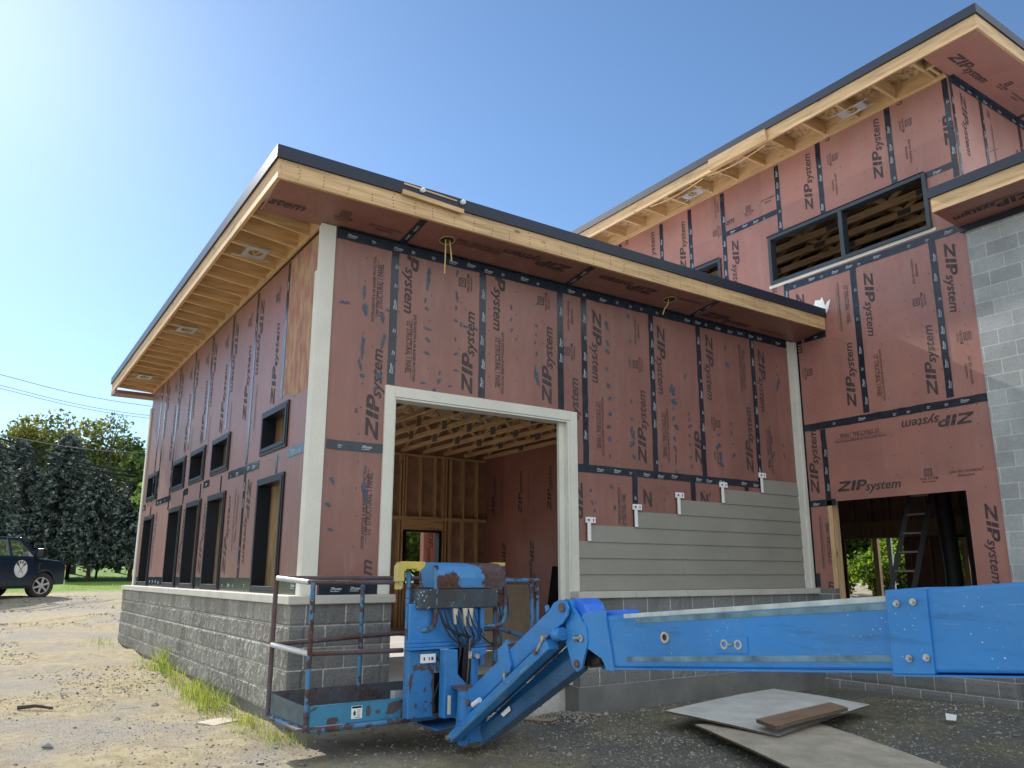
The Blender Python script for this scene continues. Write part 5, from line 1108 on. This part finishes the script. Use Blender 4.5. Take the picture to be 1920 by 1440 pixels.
for (cx, sy, st) in ((-.95, -1, -22), (-.95, 1, -22), (-4.65, -1, 0), (-4.65, 1, 0)):
    yy = sy*.84
    mb = MB(); prof_ = [(-.13, .27), (-.145, .36), (-.11, .405), (.11, .405), (.145, .36), (.13, .27)]; n = 36
    for i in range(n):
        a, b = 2*math.pi*i/n, 2*math.pi*(i+1)/n
        for (u, r), (v, s) in zip(prof_, prof_[1:]+prof_[:1]): mb.face([(r*math.cos(a), u, r*math.sin(a)), (r*math.cos(b), u, r*math.sin(b)), (s*math.cos(b), v, s*math.sin(b)), (s*math.cos(a), v, s*math.sin(a))])
    wh = mb.build('wheel', mat('tyre_rubber', (.035, .032, .03), .8) if 'tyre_rubber' not in bpy.data.materials else bpy.data.materials['tyre_rubber'], TR, smooth=True)
    mb = MB(); yo = sy*.12
    for i in range(n):
        a, b = 2*math.pi*i/n, 2*math.pi*(i+1)/n
        mb.face([(.28*math.cos(a), yo, .28*math.sin(a)), (.28*math.cos(b), yo, .28*math.sin(b)), (.24*math.cos(b), yo, .24*math.sin(b)), (.24*math.cos(a), yo, .24*math.sin(a))])
        mb.face([(.25*math.cos(a), yo, .25*math.sin(a)), (.25*math.cos(b), yo, .25*math.sin(b)), (.25*math.cos(b), yo*.2, .25*math.sin(b)), (.25*math.cos(a), yo*.2, .25*math.sin(a))])
    for k in range(6):
        a = k*math.pi/3+.3; c, s_ = math.cos(a), math.sin(a)
        mb.obox((.15*c, yo*.92, .15*s_), (.12*c, 0, .12*s_), (-.032*s_, 0, .032*c), (0, .015, 0))
    mb.cyl((0, yo*.8, 0), (0, yo*1.05, 0), .06, 14); rm = mb.build('rim', GREYTRIM, wh)
    mb = MB(); mb.cyl((0, yo*.1, 0), (0, yo*.3, 0), .25, 20); mb.build('brake_disc', BLACKP, wh)
    wh.location = (cx, yy, .40); wh.rotation_euler = (0, 0, rad(st))
    wh.matrix_parent_inverse = Matrix.Identity(4)
# round white door emblem: rim, dark arc with letter blocks, crossed tools
em = []; ex, ez, er = -2.02, .93, .27
mb = MB(); mb.cyl((ex, -1.0055, ez), (ex, -1.001, ez), er, 36); dec = mb.build('door_emblem', WHITE, TR)
mb = MB()
for i in range(10):
    a, b = rad(35+11*i), rad(35+11*(i+1)); P = lambda t, r: (ex+r*math.cos(t), -1.0065, ez+r*math.sin(t))
    mb.face([P(a, er*.92), P(b, er*.92), P(b, er*.62), P(a, er*.62)])
for (dx, s) in ((-.10, 1), (.10, -1)): mb.beam((ex+dx, -1.0068, ez-.14), (ex-dx, -1.0068, ez+.10), .002, .02, up=(0, 0, 1)); mb.beam((ex-dx-.03*s, -1.0068, ez+.10), (ex-dx+.05*s, -1.0068, ez+.115), .002, .035)
for i in range(8):
    a = rad(205+16*i); mb.box(ex+.23*math.cos(a)-.008, ex+.23*math.cos(a)+.008, -1.0069, -1.0062, ez+.23*math.sin(a)-.012, ez+.23*math.sin(a)+.012)
mb.build('emblem_print', INK, dec)
mb = MB()
for a in (62, 90, 118):
    t = rad(a); x, z = ex+er*.77*math.cos(t), ez+er*.77*math.sin(t); mb.box(x-.022, x+.022, -1.0080, -1.0072, z-.03, z+.03)
mb.build('emblem_letters', WHITE, dec)
TH = rad(47)
TR.rotation_euler = (0, 0, TH); lx, ly = -.95, -1.0
TR.location = (-.62-(lx*math.cos(TH)-ly*math.sin(TH)), 23.0-(lx*math.sin(TH)+ly*math.cos(TH)), zg(-.4, 23)-.01)

# ================================================================ vegetation
def leafmat(name, col, trans=.35, var=.35, scale=.8, rough=.6):
    m = bpy.data.materials.new(name); m.use_nodes = True; t = m.node_tree; t.nodes.clear()
    out = t.nodes.new('ShaderNodeOutputMaterial'); d = t.nodes.new('ShaderNodeBsdfPrincipled'); tr = t.nodes.new('ShaderNodeBsdfTranslucent'); mx = t.nodes.new('ShaderNodeMixShader')
    v = coords(t); g = t.nodes.new('ShaderNodeObjectInfo')
    f = tnoise(t, v, scale, 3); c = ramp(t, f, [(.3, [x*(1-var) for x in col]), (.7, [min(1, x*(1+var)) for x in col])])
    t.links.new(c, d.inputs['Base Color']); d.inputs['Roughness'].default_value = rough; d.inputs['Specular IOR Level'].default_value = .3
    tc = mix(t, 1, c, (1.5, 1.5, .7), 'MULTIPLY'); t.links.new(tc, tr.inputs['Color'])
    mx.inputs[0].default_value = trans; t.links.new(d.outputs[0], mx.inputs[1]); t.links.new(tr.outputs[0], mx.inputs[2]); t.links.new(mx.outputs[0], out.inputs['Surface'])
    return m
BARK = mat('tree_bark', (.07, .055, .045), .9, .3, 6, .5, .01)
SPR = [leafmat('spruce_dark', (.062, .078, .072), .08), leafmat('spruce_mid', (.090, .115, .105), .08), leafmat('spruce_tip', (.17, .20, .185), .1)]  # needle greens greyed and lightened: distant haze put into the colour
DEC = [leafmat('leaf_green', (.085, .12, .035), .35), leafmat('leaf_yellow', (.19, .20, .055), .4), leafmat('leaf_orange', (.27, .19, .06), .4), leafmat('leaf_dark', (.035, .07, .018), .3)]
BUSH = [leafmat('bush_green', (.11, .20, .03), .5), leafmat('bush_lime', (.22, .30, .05), .55), leafmat('bush_dark', (.03, .06, .015), .3)]
def quads(name, C, S, mi, mats, parent, rng, stretch=1.6, up=None, fold=False):
    """many small leaf sprays: centres, sizes, material index per spray"""
    n = len(C); a = rng.normal(size=(n, 3)); 
    if up is not None: a = a*.6+up
    a /= np.linalg.norm(a, axis=1, keepdims=True)+1e-9
    b = rng.normal(size=(n, 3)); b -= a*(a*b).sum(1, keepdims=True); b /= np.linalg.norm(b, axis=1, keepdims=True)+1e-9
    S = S[:, None]; w_ = b*S*.5; l = a*S*.5*stretch
    V = np.stack([C-l, C-l*.1+w_, C+l, C-l*.1-w_], 1).reshape(-1, 3)
    me = bpy.data.meshes.new(name); me.vertices.add(4*n); me.vertices.foreach_set('co', V.ravel())
    me.loops.add(4*n); me.loops.foreach_set('vertex_index', np.arange(4*n)); me.polygons.add(n)
    me.polygons.foreach_set('loop_start', np.arange(0, 4*n, 4)); me.polygons.foreach_set('loop_total', np.full(n, 4))
    me.update(calc_edges=True)
    for m in mats: me.materials.append(m)
    me.polygons.foreach_set('material_index', mi.astype(np.int32)); me.update()
    o = bpy.data.objects.new(name, me); sc.collection.objects.link(o); o.parent = parent
    return o
def limb(mb, a, b, r0, r1, n=7, bend=.3, k=4, rnd=random):
    a, b = Vector(a), Vector(b); pts = [a.lerp(b, i/k)+(Vector((rnd.uniform(-1, 1), rnd.uniform(-1, 1), 0))*bend*(0 < i < k)) for i in range(k+1)]
    mb.tube(pts, r0, n, 0, r1)
def spruce(seed, H=10, R=3.0, n_b=400):
    rng = np.random.default_rng(seed); rd = random.Random(seed)
    e = empty('spruce_tree', (0, 0, 0)); mb = MB(); mb.tube([(0, 0, -.4), (.05, 0, H*.35), (0, .05, H*.97)], .19, 9, 0, .03)
    C, S, M, U = [], [], [], []
    for i in range(n_b):
        h = .19+.79*(i/n_b)**1.0; z = H*h; L = R*(1-h)**.58*rng.uniform(.65, 1.12)+.15; az = i*2.4+rng.uniform(-.4, .4)
        dr = .35*L*(1-h)*rng.uniform(.5, 1.1)
        if i % 7 == 0: mb.tube([(0, 0, z), (L*.6*math.cos(az), L*.6*math.sin(az), z-dr*.4)], .03, 4, 0, .01)
        m = int(16+L*17)
        for k in range(m):
            t = (k+rng.uniform(0, 1))/m; s = .55*t*(1-t)*2+.12
            x = L*t*math.cos(az)+rng.normal()*s*.42; y = L*t*math.sin(az)+rng.normal()*s*.42; zz = z-dr*t*t+rng.normal()*.10-abs(rng.normal())*.16*t
            C.append((x, y, zz)); S.append(rng.uniform(.08, .19)); M.append(2 if (t > .8 and rng.random() < .5) else (1 if rng.random() < .45 else 0))
            U.append((math.cos(az)*.9, math.sin(az)*.9, -.45))
    quads('crown', np.array(C), np.array(S), np.array(M), SPR, e, rng, 2.3, np.array(U))
    mb.build('trunk', BARK, None).parent = e
    return e
def leafy(seed, H=9, R=3, n=9000, mats=DEC, w_=(.6, .25, .1, .05), trunk_h=.3, size=(.12, .26), nc=34, name='leafy_tree', top_bias=None):
    rng = np.random.default_rng(seed); rd = random.Random(seed)
    e = empty(name, (0, 0, 0)); mb = MB(); mb.tube([(0, 0, -.3), (.08, .05, H*trunk_h), (-.05, .1, H*.6)], .05+H*.018, 9, 0, .06)
    cl = []
    for i in range(nc):
        u = rng.normal(size=3); u /= np.linalg.norm(u); rr = rng.uniform(.35, .95)
        c = np.array([u[0]*R*rr, u[1]*R*rr, H*(trunk_h+(1-trunk_h)*.5)+u[2]*H*(1-trunk_h)*.46*rr]); cl.append((c, R*rng.uniform(.20, .38)))
        if i % 2 == 0: limb(mb, (0, .05, H*rng.uniform(trunk_h*.8, .55)), c, .05, .012, 5, .15, 3, rd)
    per = n//nc; C, S, M = [], [], []
    for c, r in cl:
        d = rng.normal(size=(per, 3)); d /= np.linalg.norm(d, axis=1, keepdims=True); q = r*rng.uniform(.35, 1.12, size=(per, 1))
        P = c+d*q*np.array([1.1, 1.1, .8]); C.append(P); S.append(rng.uniform(*size, size=per))
        pw = np.array(w_)*rng.uniform(.3, 1.7, size=len(w_))
        if top_bias and c[2] > H*.72: pw[1:3] *= top_bias
        pw = pw[:len(mats)]/pw[:len(mats)].sum(); M.append(rng.choice(len(mats), size=per, p=pw))
    quads('crown', np.vstack(C), np.hstack(S), np.hstack(M), mats, e, rng, 1.5)
    mb.build('trunk', BARK, None).parent = e
    return e
def plant_tree(src, used, x, y, rz, s, label, cat, group, dz=0):
    if id(src) not in used: used.add(id(src)); o = src; o.location = (x, y, zg(x, y)+dz); o.rotation_euler = (0, 0, rz); o.scale = (s, s, s); tag(o, label, cat, group); return o
    return dup(src, (x, y, zg(x, y)+dz), rz, s, label, cat, group)
used = set(); rt = random.Random(11)
S1, S2, S3 = spruce(1, 10.5, 3.6), spruce(2, 9.6, 3.4, 380), spruce(3, 10.0, 3.9)
spots = [(-19+2.35*i+rt.uniform(-.4, .4), 57+rt.uniform(-1.6, 1.6)) for i in range(17)]+[(-17+4.1*i, 61+rt.uniform(-1, 1)) for i in range(9)]
for i, (x, y) in enumerate(spots):
    plant_tree((S1, S2, S3)[i % 3], used, x, y, rt.uniform(0, 6), rt.uniform(.82, 1.02), 'haze-greyed dark green spruce in the tree row behind the lawn', 'tree', 'spruces in the row behind the lawn', -.1)
L1 = leafy(21, 12, 4.2, 19000, DEC, (.62, .25, .05, .1), .28, (.11, .24), 60, top_bias=2.0)
L2 = leafy(22, 11, 3.8, 17000, DEC, (.75, .08, .01, .3), .28, (.11, .24), 54)
for i, (x, y, k, s) in enumerate(((-19, 72, 1, 1.10), (-13, 70, 0, 1.10), (-9, 71, 1, 1.14), (-5.4, 69, 1, 1.13), (-2.2, 70, 0, 1.07), (1.2, 69, 0, 1.12), (4.6, 70, 0, 1.15), (8.2, 71, 1, 1.1), (13, 72, 1, 1.2), (19, 70, 0, 1.2), (25, 68, 1, 1.2))):
    plant_tree((L1, L2)[k], used, x, y, rt.uniform(0, 6), s, 'leafy tree turning yellow at its top behind the spruces' if k == 0 else 'green leafy tree standing behind the spruces', 'tree', 'yellowing trees behind the spruces' if k == 0 else 'green trees behind the spruces')
T3 = leafy(23, 9.2, 2.8, 9000, DEC, (.45, .05, .01, .6), .2, (.14, .28), 36)
plant_tree(T3, used, 5.6, 31.5, 1, .95, 'dark green leafy tree rising behind the corner of the garage', 'tree', None)
# bare sapling top
mb = MB(); rd = random.Random(2); mb.tube([(0, 0, 0), (.1, 0, 5), (.0, .1, 9.3)], .06, 6, 0, .008)
for k in range(26):
    z = 5+4.2*k/26; a = rd.uniform(0, 6.3); L = .9*(1-k/32); mb.tube([(0.05, 0, z), (L*.5*math.cos(a), L*.5*math.sin(a), z+L*.4), (L*.7*math.cos(a), L*.7*math.sin(a), z+L*.9)], .014, 4, 0, .005)
o = mb.build('bare_sapling', BARK, None); o.scale = (1.45,)*3; o.location = (5.6, 63, 1.1); tag(o, 'bare leafless treetop poking above the tree line', 'tree')
# trees and bushes behind both buildings, seen through their openings
B1 = leafy(31, 4.2, 2.2, 9000, BUSH, (.5, .4, .15), .05, (.08, .18), 40, 'round_bush'); B2 = leafy(32, 5.5, 2.4, 9000, BUSH, (.6, .2, .35), .08, (.09, .2), 40, 'round_bush')
for i, (x, y, k, s) in enumerate(((21.5, 6.2, 0, .75), (24.0, 8.8, 1, 1.0), (26.5, 6.2, 1, 1.1), (22.5, 10.5, 0, .9), (25, 3.2, 1, 1.05), (29, 9.5, 0, 1.5), (28, 1.5, 0, 1.3), (33, 6, 1, 1.6), (31, 13, 1, 1.6), (27, 13.5, 0, 1.3))):
    plant_tree((B1, B2)[k], used, x, y, rt.uniform(0, 6), s, 'bright green bush beyond the tall building, seen through its doorway', 'bush', 'bushes beyond the tall building')
for i, (x, y, k, s) in enumerate(((9.8, 21.5, 1, 1.0), (13, 23, 0, 1.3), (7.2, 24, 0, 1.1), (15.5, 19.5, 1, 1.1), (3.9, 23.5, 1, .9), (18.5, 22, 1, 1.2), (11, 27, 1, 1.4))):
    plant_tree((B1, B2)[k], used, x, y, rt.uniform(0, 6), s, 'green bush behind the garage, seen through its back windows', 'bush', 'bushes behind the garage')
for i, (x, y, s) in enumerate(((36, 12, 1.2), (39, 4, 1.3), (20, 33, 1.1), (14, 33, 1.0), (27, 27, 1.2), (34, 21, 1.2), (42, 17, 1.3))):
    plant_tree(T3, used, x, y, rt.uniform(0, 6), s, 'large leafy tree on the far side of the buildings', 'tree', 'trees beyond the buildings')
# end of another wing behind the garage window
mb = MB(); mb.box(7.78, 8.44, 12.4, 12.6, 0, 3.4); rwg = mb.build('rear_wing_wall', ZIP, None)
mb = MB(); word(mb, (7.93, 12.4, 2.75), (0, 0, -1), (1, 0, 0), (0, -1, 0), 'ZIPsystem', 1.04); o = mb.build('printed_lettering', INK, rwg)
mb = MB(); mb.box(8.441, 8.54, 12.3, 12.6, 0, 3.4); mb.build('end_stud', WZ, rwg)
tag(rwg, 'end of a red sheathed wall behind the garage, seen through its back window', 'wall')
# ---- weeds along the block wall, scattered tufts, far lawn blades
def blades(name, pts, mats, label, cat='grass'):
    V, F, M = [], [], []; rd = random.Random(5)
    for (x, y, h) in pts:
        a = rd.uniform(0, 6.283); w_ = h*.014+.0014; ln = rd.uniform(.1, .7)*h; c, s = math.cos(a), math.sin(a); b = rd.uniform(0, 6.283)
        z = zg(x, y)-.01; dx, dy = ln*math.cos(b), ln*math.sin(b); n = len(V)
        V += [(x-w_*c, y-w_*s, z), (x+w_*c, y+w_*s, z), (x+dx*.35+w_*.8*c, y+dy*.35+w_*.8*s, z+h*.6), (x+dx*.35-w_*.8*c, y+dy*.35-w_*.8*s, z+h*.6), (x+dx, y+dy, z+h*.95)]
        F += [(n, n+1, n+2, n+3), (n+3, n+2, n+4)]; k = rd.choice((0, 0, 1, 1, 1, 2)); M += [k, k]
    me = bpy.data.meshes.new(name); me.from_pydata(V, [], F); o = link(name, me, None, mats); me.polygons.foreach_set('material_index', M)
    return tag(o, label, cat, kind='stuff')
GR = [leafmat('blade_green', (.12, .19, .04), .4, .3, 6), leafmat('blade_lime', (.27, .31, .08), .45, .3, 6), leafmat('blade_straw', (.34, .30, .12), .3, .3, 6)]
rg = random.Random(17); pts = []
def tuft(cx, cy, rx, ry, n, h0, h1):
    for _ in range(n):
        x = rg.gauss(cx, rx); y = rg.gauss(cy, ry)
        if x > -.17 and y > -.17: continue
        k = max(0, 1-(((x-cx)/(rx*2.4))**2+((y-cy)/(ry*2.4))**2)); pts.append((x, y, rg.uniform(h0, h1)*(.35+.65*k)))
for (cx, cy, rx, ry, n, h0, h1) in ((-.36, 1.6, .12, .4, 900, .08, .30), (-.33, 2.5, .10, .45, 800, .08, .28), (-.30, 3.8, .09, .5, 650, .06, .25), (-.28, 4.9, .07, .3, 260, .08, .60), (-.30, 5.8, .1, .5, 300, .05, .2),
    (-.32, .35, .10, .35, 800, .05, .17), (-.20, -.35, .12, .22, 700, .04, .14), (-.42, .0, .12, .3, 300, .04, .10), (-.85, 3.6, .22, .25, 420, .02, .07), (-.75, 2.7, .15, .15, 260, .02, .07), (-1.4, 2.0, .15, .06, 170, .02, .06), (-2.35, 2.75, .09, .09, 90, .02, .07),
    (-.45, 9.6, .2, .5, 300, .05, .2), (-1.9, 3.5, .15, .12, 60, .02, .05), (-1.2, 4.6, .12, .1, 60, .02, .05), (-1.0, 7.5, .3, .15, 160, .02, .06)): tuft(cx, cy, rx*1.15, ry, int(n*.42), h0*.8, h1*.9)
for _ in range(500): pts.append((rg.uniform(-5, 0-.2), rg.uniform(-3, 12), rg.uniform(.015, .05)))
blades('weeds', pts, GR, 'bright green weeds and grass along the foot of the block wall')
pts = []
for _ in range(15000):
    y = 25+rg.random()*16; x = rg.uniform(-9, 9)
    if noise.noise(Vector((x*.5, y*.35, 2))) > .15-(y-27)*.06: pts.append((x, y, rg.uniform(.05, .14)))
blades('lawn_grass', pts, GR, 'sunlit rough grass between the dirt yard and the spruces')
# ---- gravel, clods
def stones(name, P, S, mats, label, cat='gravel', seed=1):
    rng = np.random.default_rng(seed); n = len(P)
    base = np.array([(1, 0, 0), (-1, 0, 0), (0, 1, 0), (0, -1, 0), (0, 0, 1), (0, 0, -1)], float)
    fc = np.array([(0, 2, 4), (2, 1, 4), (1, 3, 4), (3, 0, 4), (2, 0, 5), (1, 2, 5), (3, 1, 5), (0, 3, 5)])
    J = base[None]*rng.uniform(.55, 1.25, size=(n, 6, 1))+rng.normal(scale=.18, size=(n, 6, 3)); J[:, :, 2] *= .6
    a = rng.uniform(0, 6.28, n); c, s = np.cos(a), np.sin(a); X = J[:, :, 0]*c[:, None]-J[:, :, 1]*s[:, None]; Y = J[:, :, 0]*s[:, None]+J[:, :, 1]*c[:, None]
    V = np.stack([X, Y, J[:, :, 2]], 2)*S[:, None, None]+P[:, None, :]
    F = (fc[None]+np.arange(n)[:, None, None]*6).reshape(-1, 3)
    me = bpy.data.meshes.new(name); me.from_pydata(V.reshape(-1, 3).tolist(), [], F.tolist())
    o = link(name, me, None, mats); mi = np.repeat(rng.choice(len(mats), size=n, p=[.46, .36, .17, .01]), 8); me.polygons.foreach_set('material_index', mi.astype(np.int32))
    return tag(o, label, cat, kind='stuff')
ST = [mat('stone_grey', (.24, .235, .24), .85, .3, 12), mat('stone_tan', (.36, .31, .24), .9, .3, 12), mat('stone_dark', (.12, .115, .115), .85, .3, 12), mat('stone_pale', (.42, .41, .40), .85, .2, 12)]
rng = np.random.default_rng(5); P = []; S = []
def scatter(n, x0, x1, y0, y1, s0, s1, thr=-.2, pw=2.2):
    k = 0
    while k < n:
        x, y = rng.uniform(x0, x1), rng.uniform(y0, y1)
        if (x > -.16 and -.14 < y < 9.9) or (x > 7.95): k += 1; continue
        if noise.noise(Vector((x*.55, y*.55, 20))) < thr: k += .5; continue
        s = s0+(s1-s0)*rng.random()**(pw*2); P.append((x, y, zg(x, y)+s*.15)); S.append(s); k += 1
scatter(11000, -4.5, 1.5, -4.6, 4.5, .004, .018, .02); scatter(7000, -6, -.2, 3, 14, .008, .028, -.05); scatter(16000, 0, 7.9, -5.6, -.15, .004, .022, -.15)
scatter(16000, -4.5, 2.5, -4.6, 3.5, .003, .009, -1, 1); scatter(10000, 1.5, 7.9, -4.6, -.3, .003, .009, -1, 1); scatter(5000, 1.0, 4.0, -3.6, -.8, .004, .016, -1); scatter(2500, -7, 1, 14, 24, .015, .04, 0); scatter(220, -5, 7.8, -4.5, 4, .02, .05, -1, 1)
for _ in range(1500):
    x, y = rng.normal(2.95, .22), rng.normal(-.30, .14)
    if y > -.14 and (x < .9 or x > 3.3): continue
    if y > .1: continue
    s = rng.uniform(.008, .018); P.append((x, y, zg(x, y)+.07*math.exp(-((x-2.95)/.3)**2-((y+.3)/.2)**2)*rng.random()+.005)); S.append(s)
stones('gravel', np.array(P), np.array(S), ST, 'loose grey gravel and crumbs of dirt over the yard')
# straw-like sticks and scraps
def stick(a, b, r, m, name, label, cat, group=None):
    mb = MB(); a, b = Vector(a), Vector(b); a.z = zg(a.x, a.y)+r; b.z = zg(b.x, b.y)+r; mid = (a+b)/2+Vector((0, 0, r)); mb.tube([a, mid, b], r, 6, 0, r*.6); o = mb.build(name, m, None); 
    for v in o.data.vertices: v.co -= mid
    o.location = mid; return tag(o, label, cat, group)
stick((-2.14, 2.32, 0), (-1.82, 2.26, 0), .022, BARK, 'branch_piece', 'short dark piece of branch on the dirt at far left', 'stick')
stick((-1.22, 1.98, 0), (-1.02, 2.0, 0), .006, WHITE, 'white_scrap', 'thin pale scrap of wood on the dirt left of the basket', 'scrap')
rd = random.Random(9); mb = MB()
for _ in range(420):
    x, y = rd.uniform(1.2, 7.6), rd.uniform(-4.6, -.4); a = rd.uniform(0, 6.28); L = rd.uniform(.02, .09); z = zg(x, y)+.006
    mb.beam((x, y, z), (x+L*math.cos(a), y+L*math.sin(a), z+rd.uniform(0, .01)), .003, .002)
tag(mb.build('straw', mat('straw', (.42, .38, .30), .8), None), 'scattered bits of straw and wood shavings on the shaded dirt', 'straw', kind='stuff')
o = slab('flat_stone', [(-.72, .72, .05), (-.42, .86, .05), (-.30, .62, .05), (-.62, .46, .05)], .03, [mat('pale_slab', (.45, .40, .32), .9, .15, 6, .5, .004, 30), ST[1]], 'flat pale broken stone half buried left of the basket', 'stone', warp=.01, sub=6)
o.location.z = zg(-.5, .65)+.01
slab('paper_scrap', [(6.15, -2.95, -.02), (6.24, -2.90, .03), (6.28, -3.0, .02), (6.18, -3.04, -.02)], .002, [WHITE, WHITE], 'small white scrap on the dirt right of the plywood', 'scrap', sub=2)
# ---- overhead lines and their poles
WIRES = (((-2.64, 26.14, 8.68), (3.15, 30.19, 8.89), .012), ((-2.6, 26.21, 8.3), (3.2, 30.27, 8.47), .011), ((-2.58, 26.23, 8.19), (3.22, 30.29, 8.35), .011), ((-2.37, 26.54, 6.53), (3.01, 30.87, 6.86), .014),
    ((-2.35, 26.56, 6.39), (3.2, 30.98, 5.9), .022), ((-2.31, 26.62, 6.09), (3.17, 31.03, 5.76), .026), ((-2.28, 26.67, 5.82), (3.21, 31.12, 5.34), .012), ((-2.29, 26.65, 5.93), (3.16, 31.1, 5.52), .012))
WM = mat('pale_wire', (.25, .25, .27), .5); lab = ('topmost thin power line above the trees', 'upper line of the close pair above the trees', 'lower line of the close pair above the trees', 'pale thin line crossing just below the treetops',
    'upper thick black cable drooping in front of the spruces', 'lower thick black cable drooping in front of the spruces', 'lowest thin cable drooping in front of the spruces', 'thin cable just under the thick black ones')
ends = {-2.6: [], 3.4: []}
for i, (a, b, r) in enumerate(WIRES):
    a, b = Vector(a), Vector(b); pts = []
    for k in range(41):
        t = -2.6+6.0*k/40; p = a.lerp(b, t) if 0 <= t <= 1 else a+(b-a)*t; p.z += .10*t*(t-1)-(.12*math.sin(math.pi*t) if 0 < t < 1 else 0); pts.append(p)
    for t, p in ((-2.6, pts[0]), (3.4, pts[-1])): ends[t].append(p)
    mb = MB(); mb.tube(pts, r*(1 if i < 4 else 1.7), 6); o = mb.build('utility_wire', WM if i in (0, 1, 2, 3) else HOSE, None, smooth=True); tag(o, lab[i], 'power line', 'overhead utility lines')
for t, ps in ends.items():
    x = sum(p.x for p in ps)/len(ps); y = sum(p.y for p in ps)/len(ps); top = max(p.z for p in ps)+.6; z0 = zg(x, y)
    e = empty('utility_pole', (x, y, z0), 'wooden utility pole carrying the overhead lines', 'pole', 'utility poles'); mb = MB(); mb.tube([(x, y, z0-.5), (x, y, top)], .16, 12, 0, .11); mb.build('pole', BARK, e, smooth=True)
    mb = MB(); mb.beam((x-.9, y+1.2, top-.5), (x+.9, y-1.2, top-.5), .1, .12); mb.build('crossarm', BARK, e)
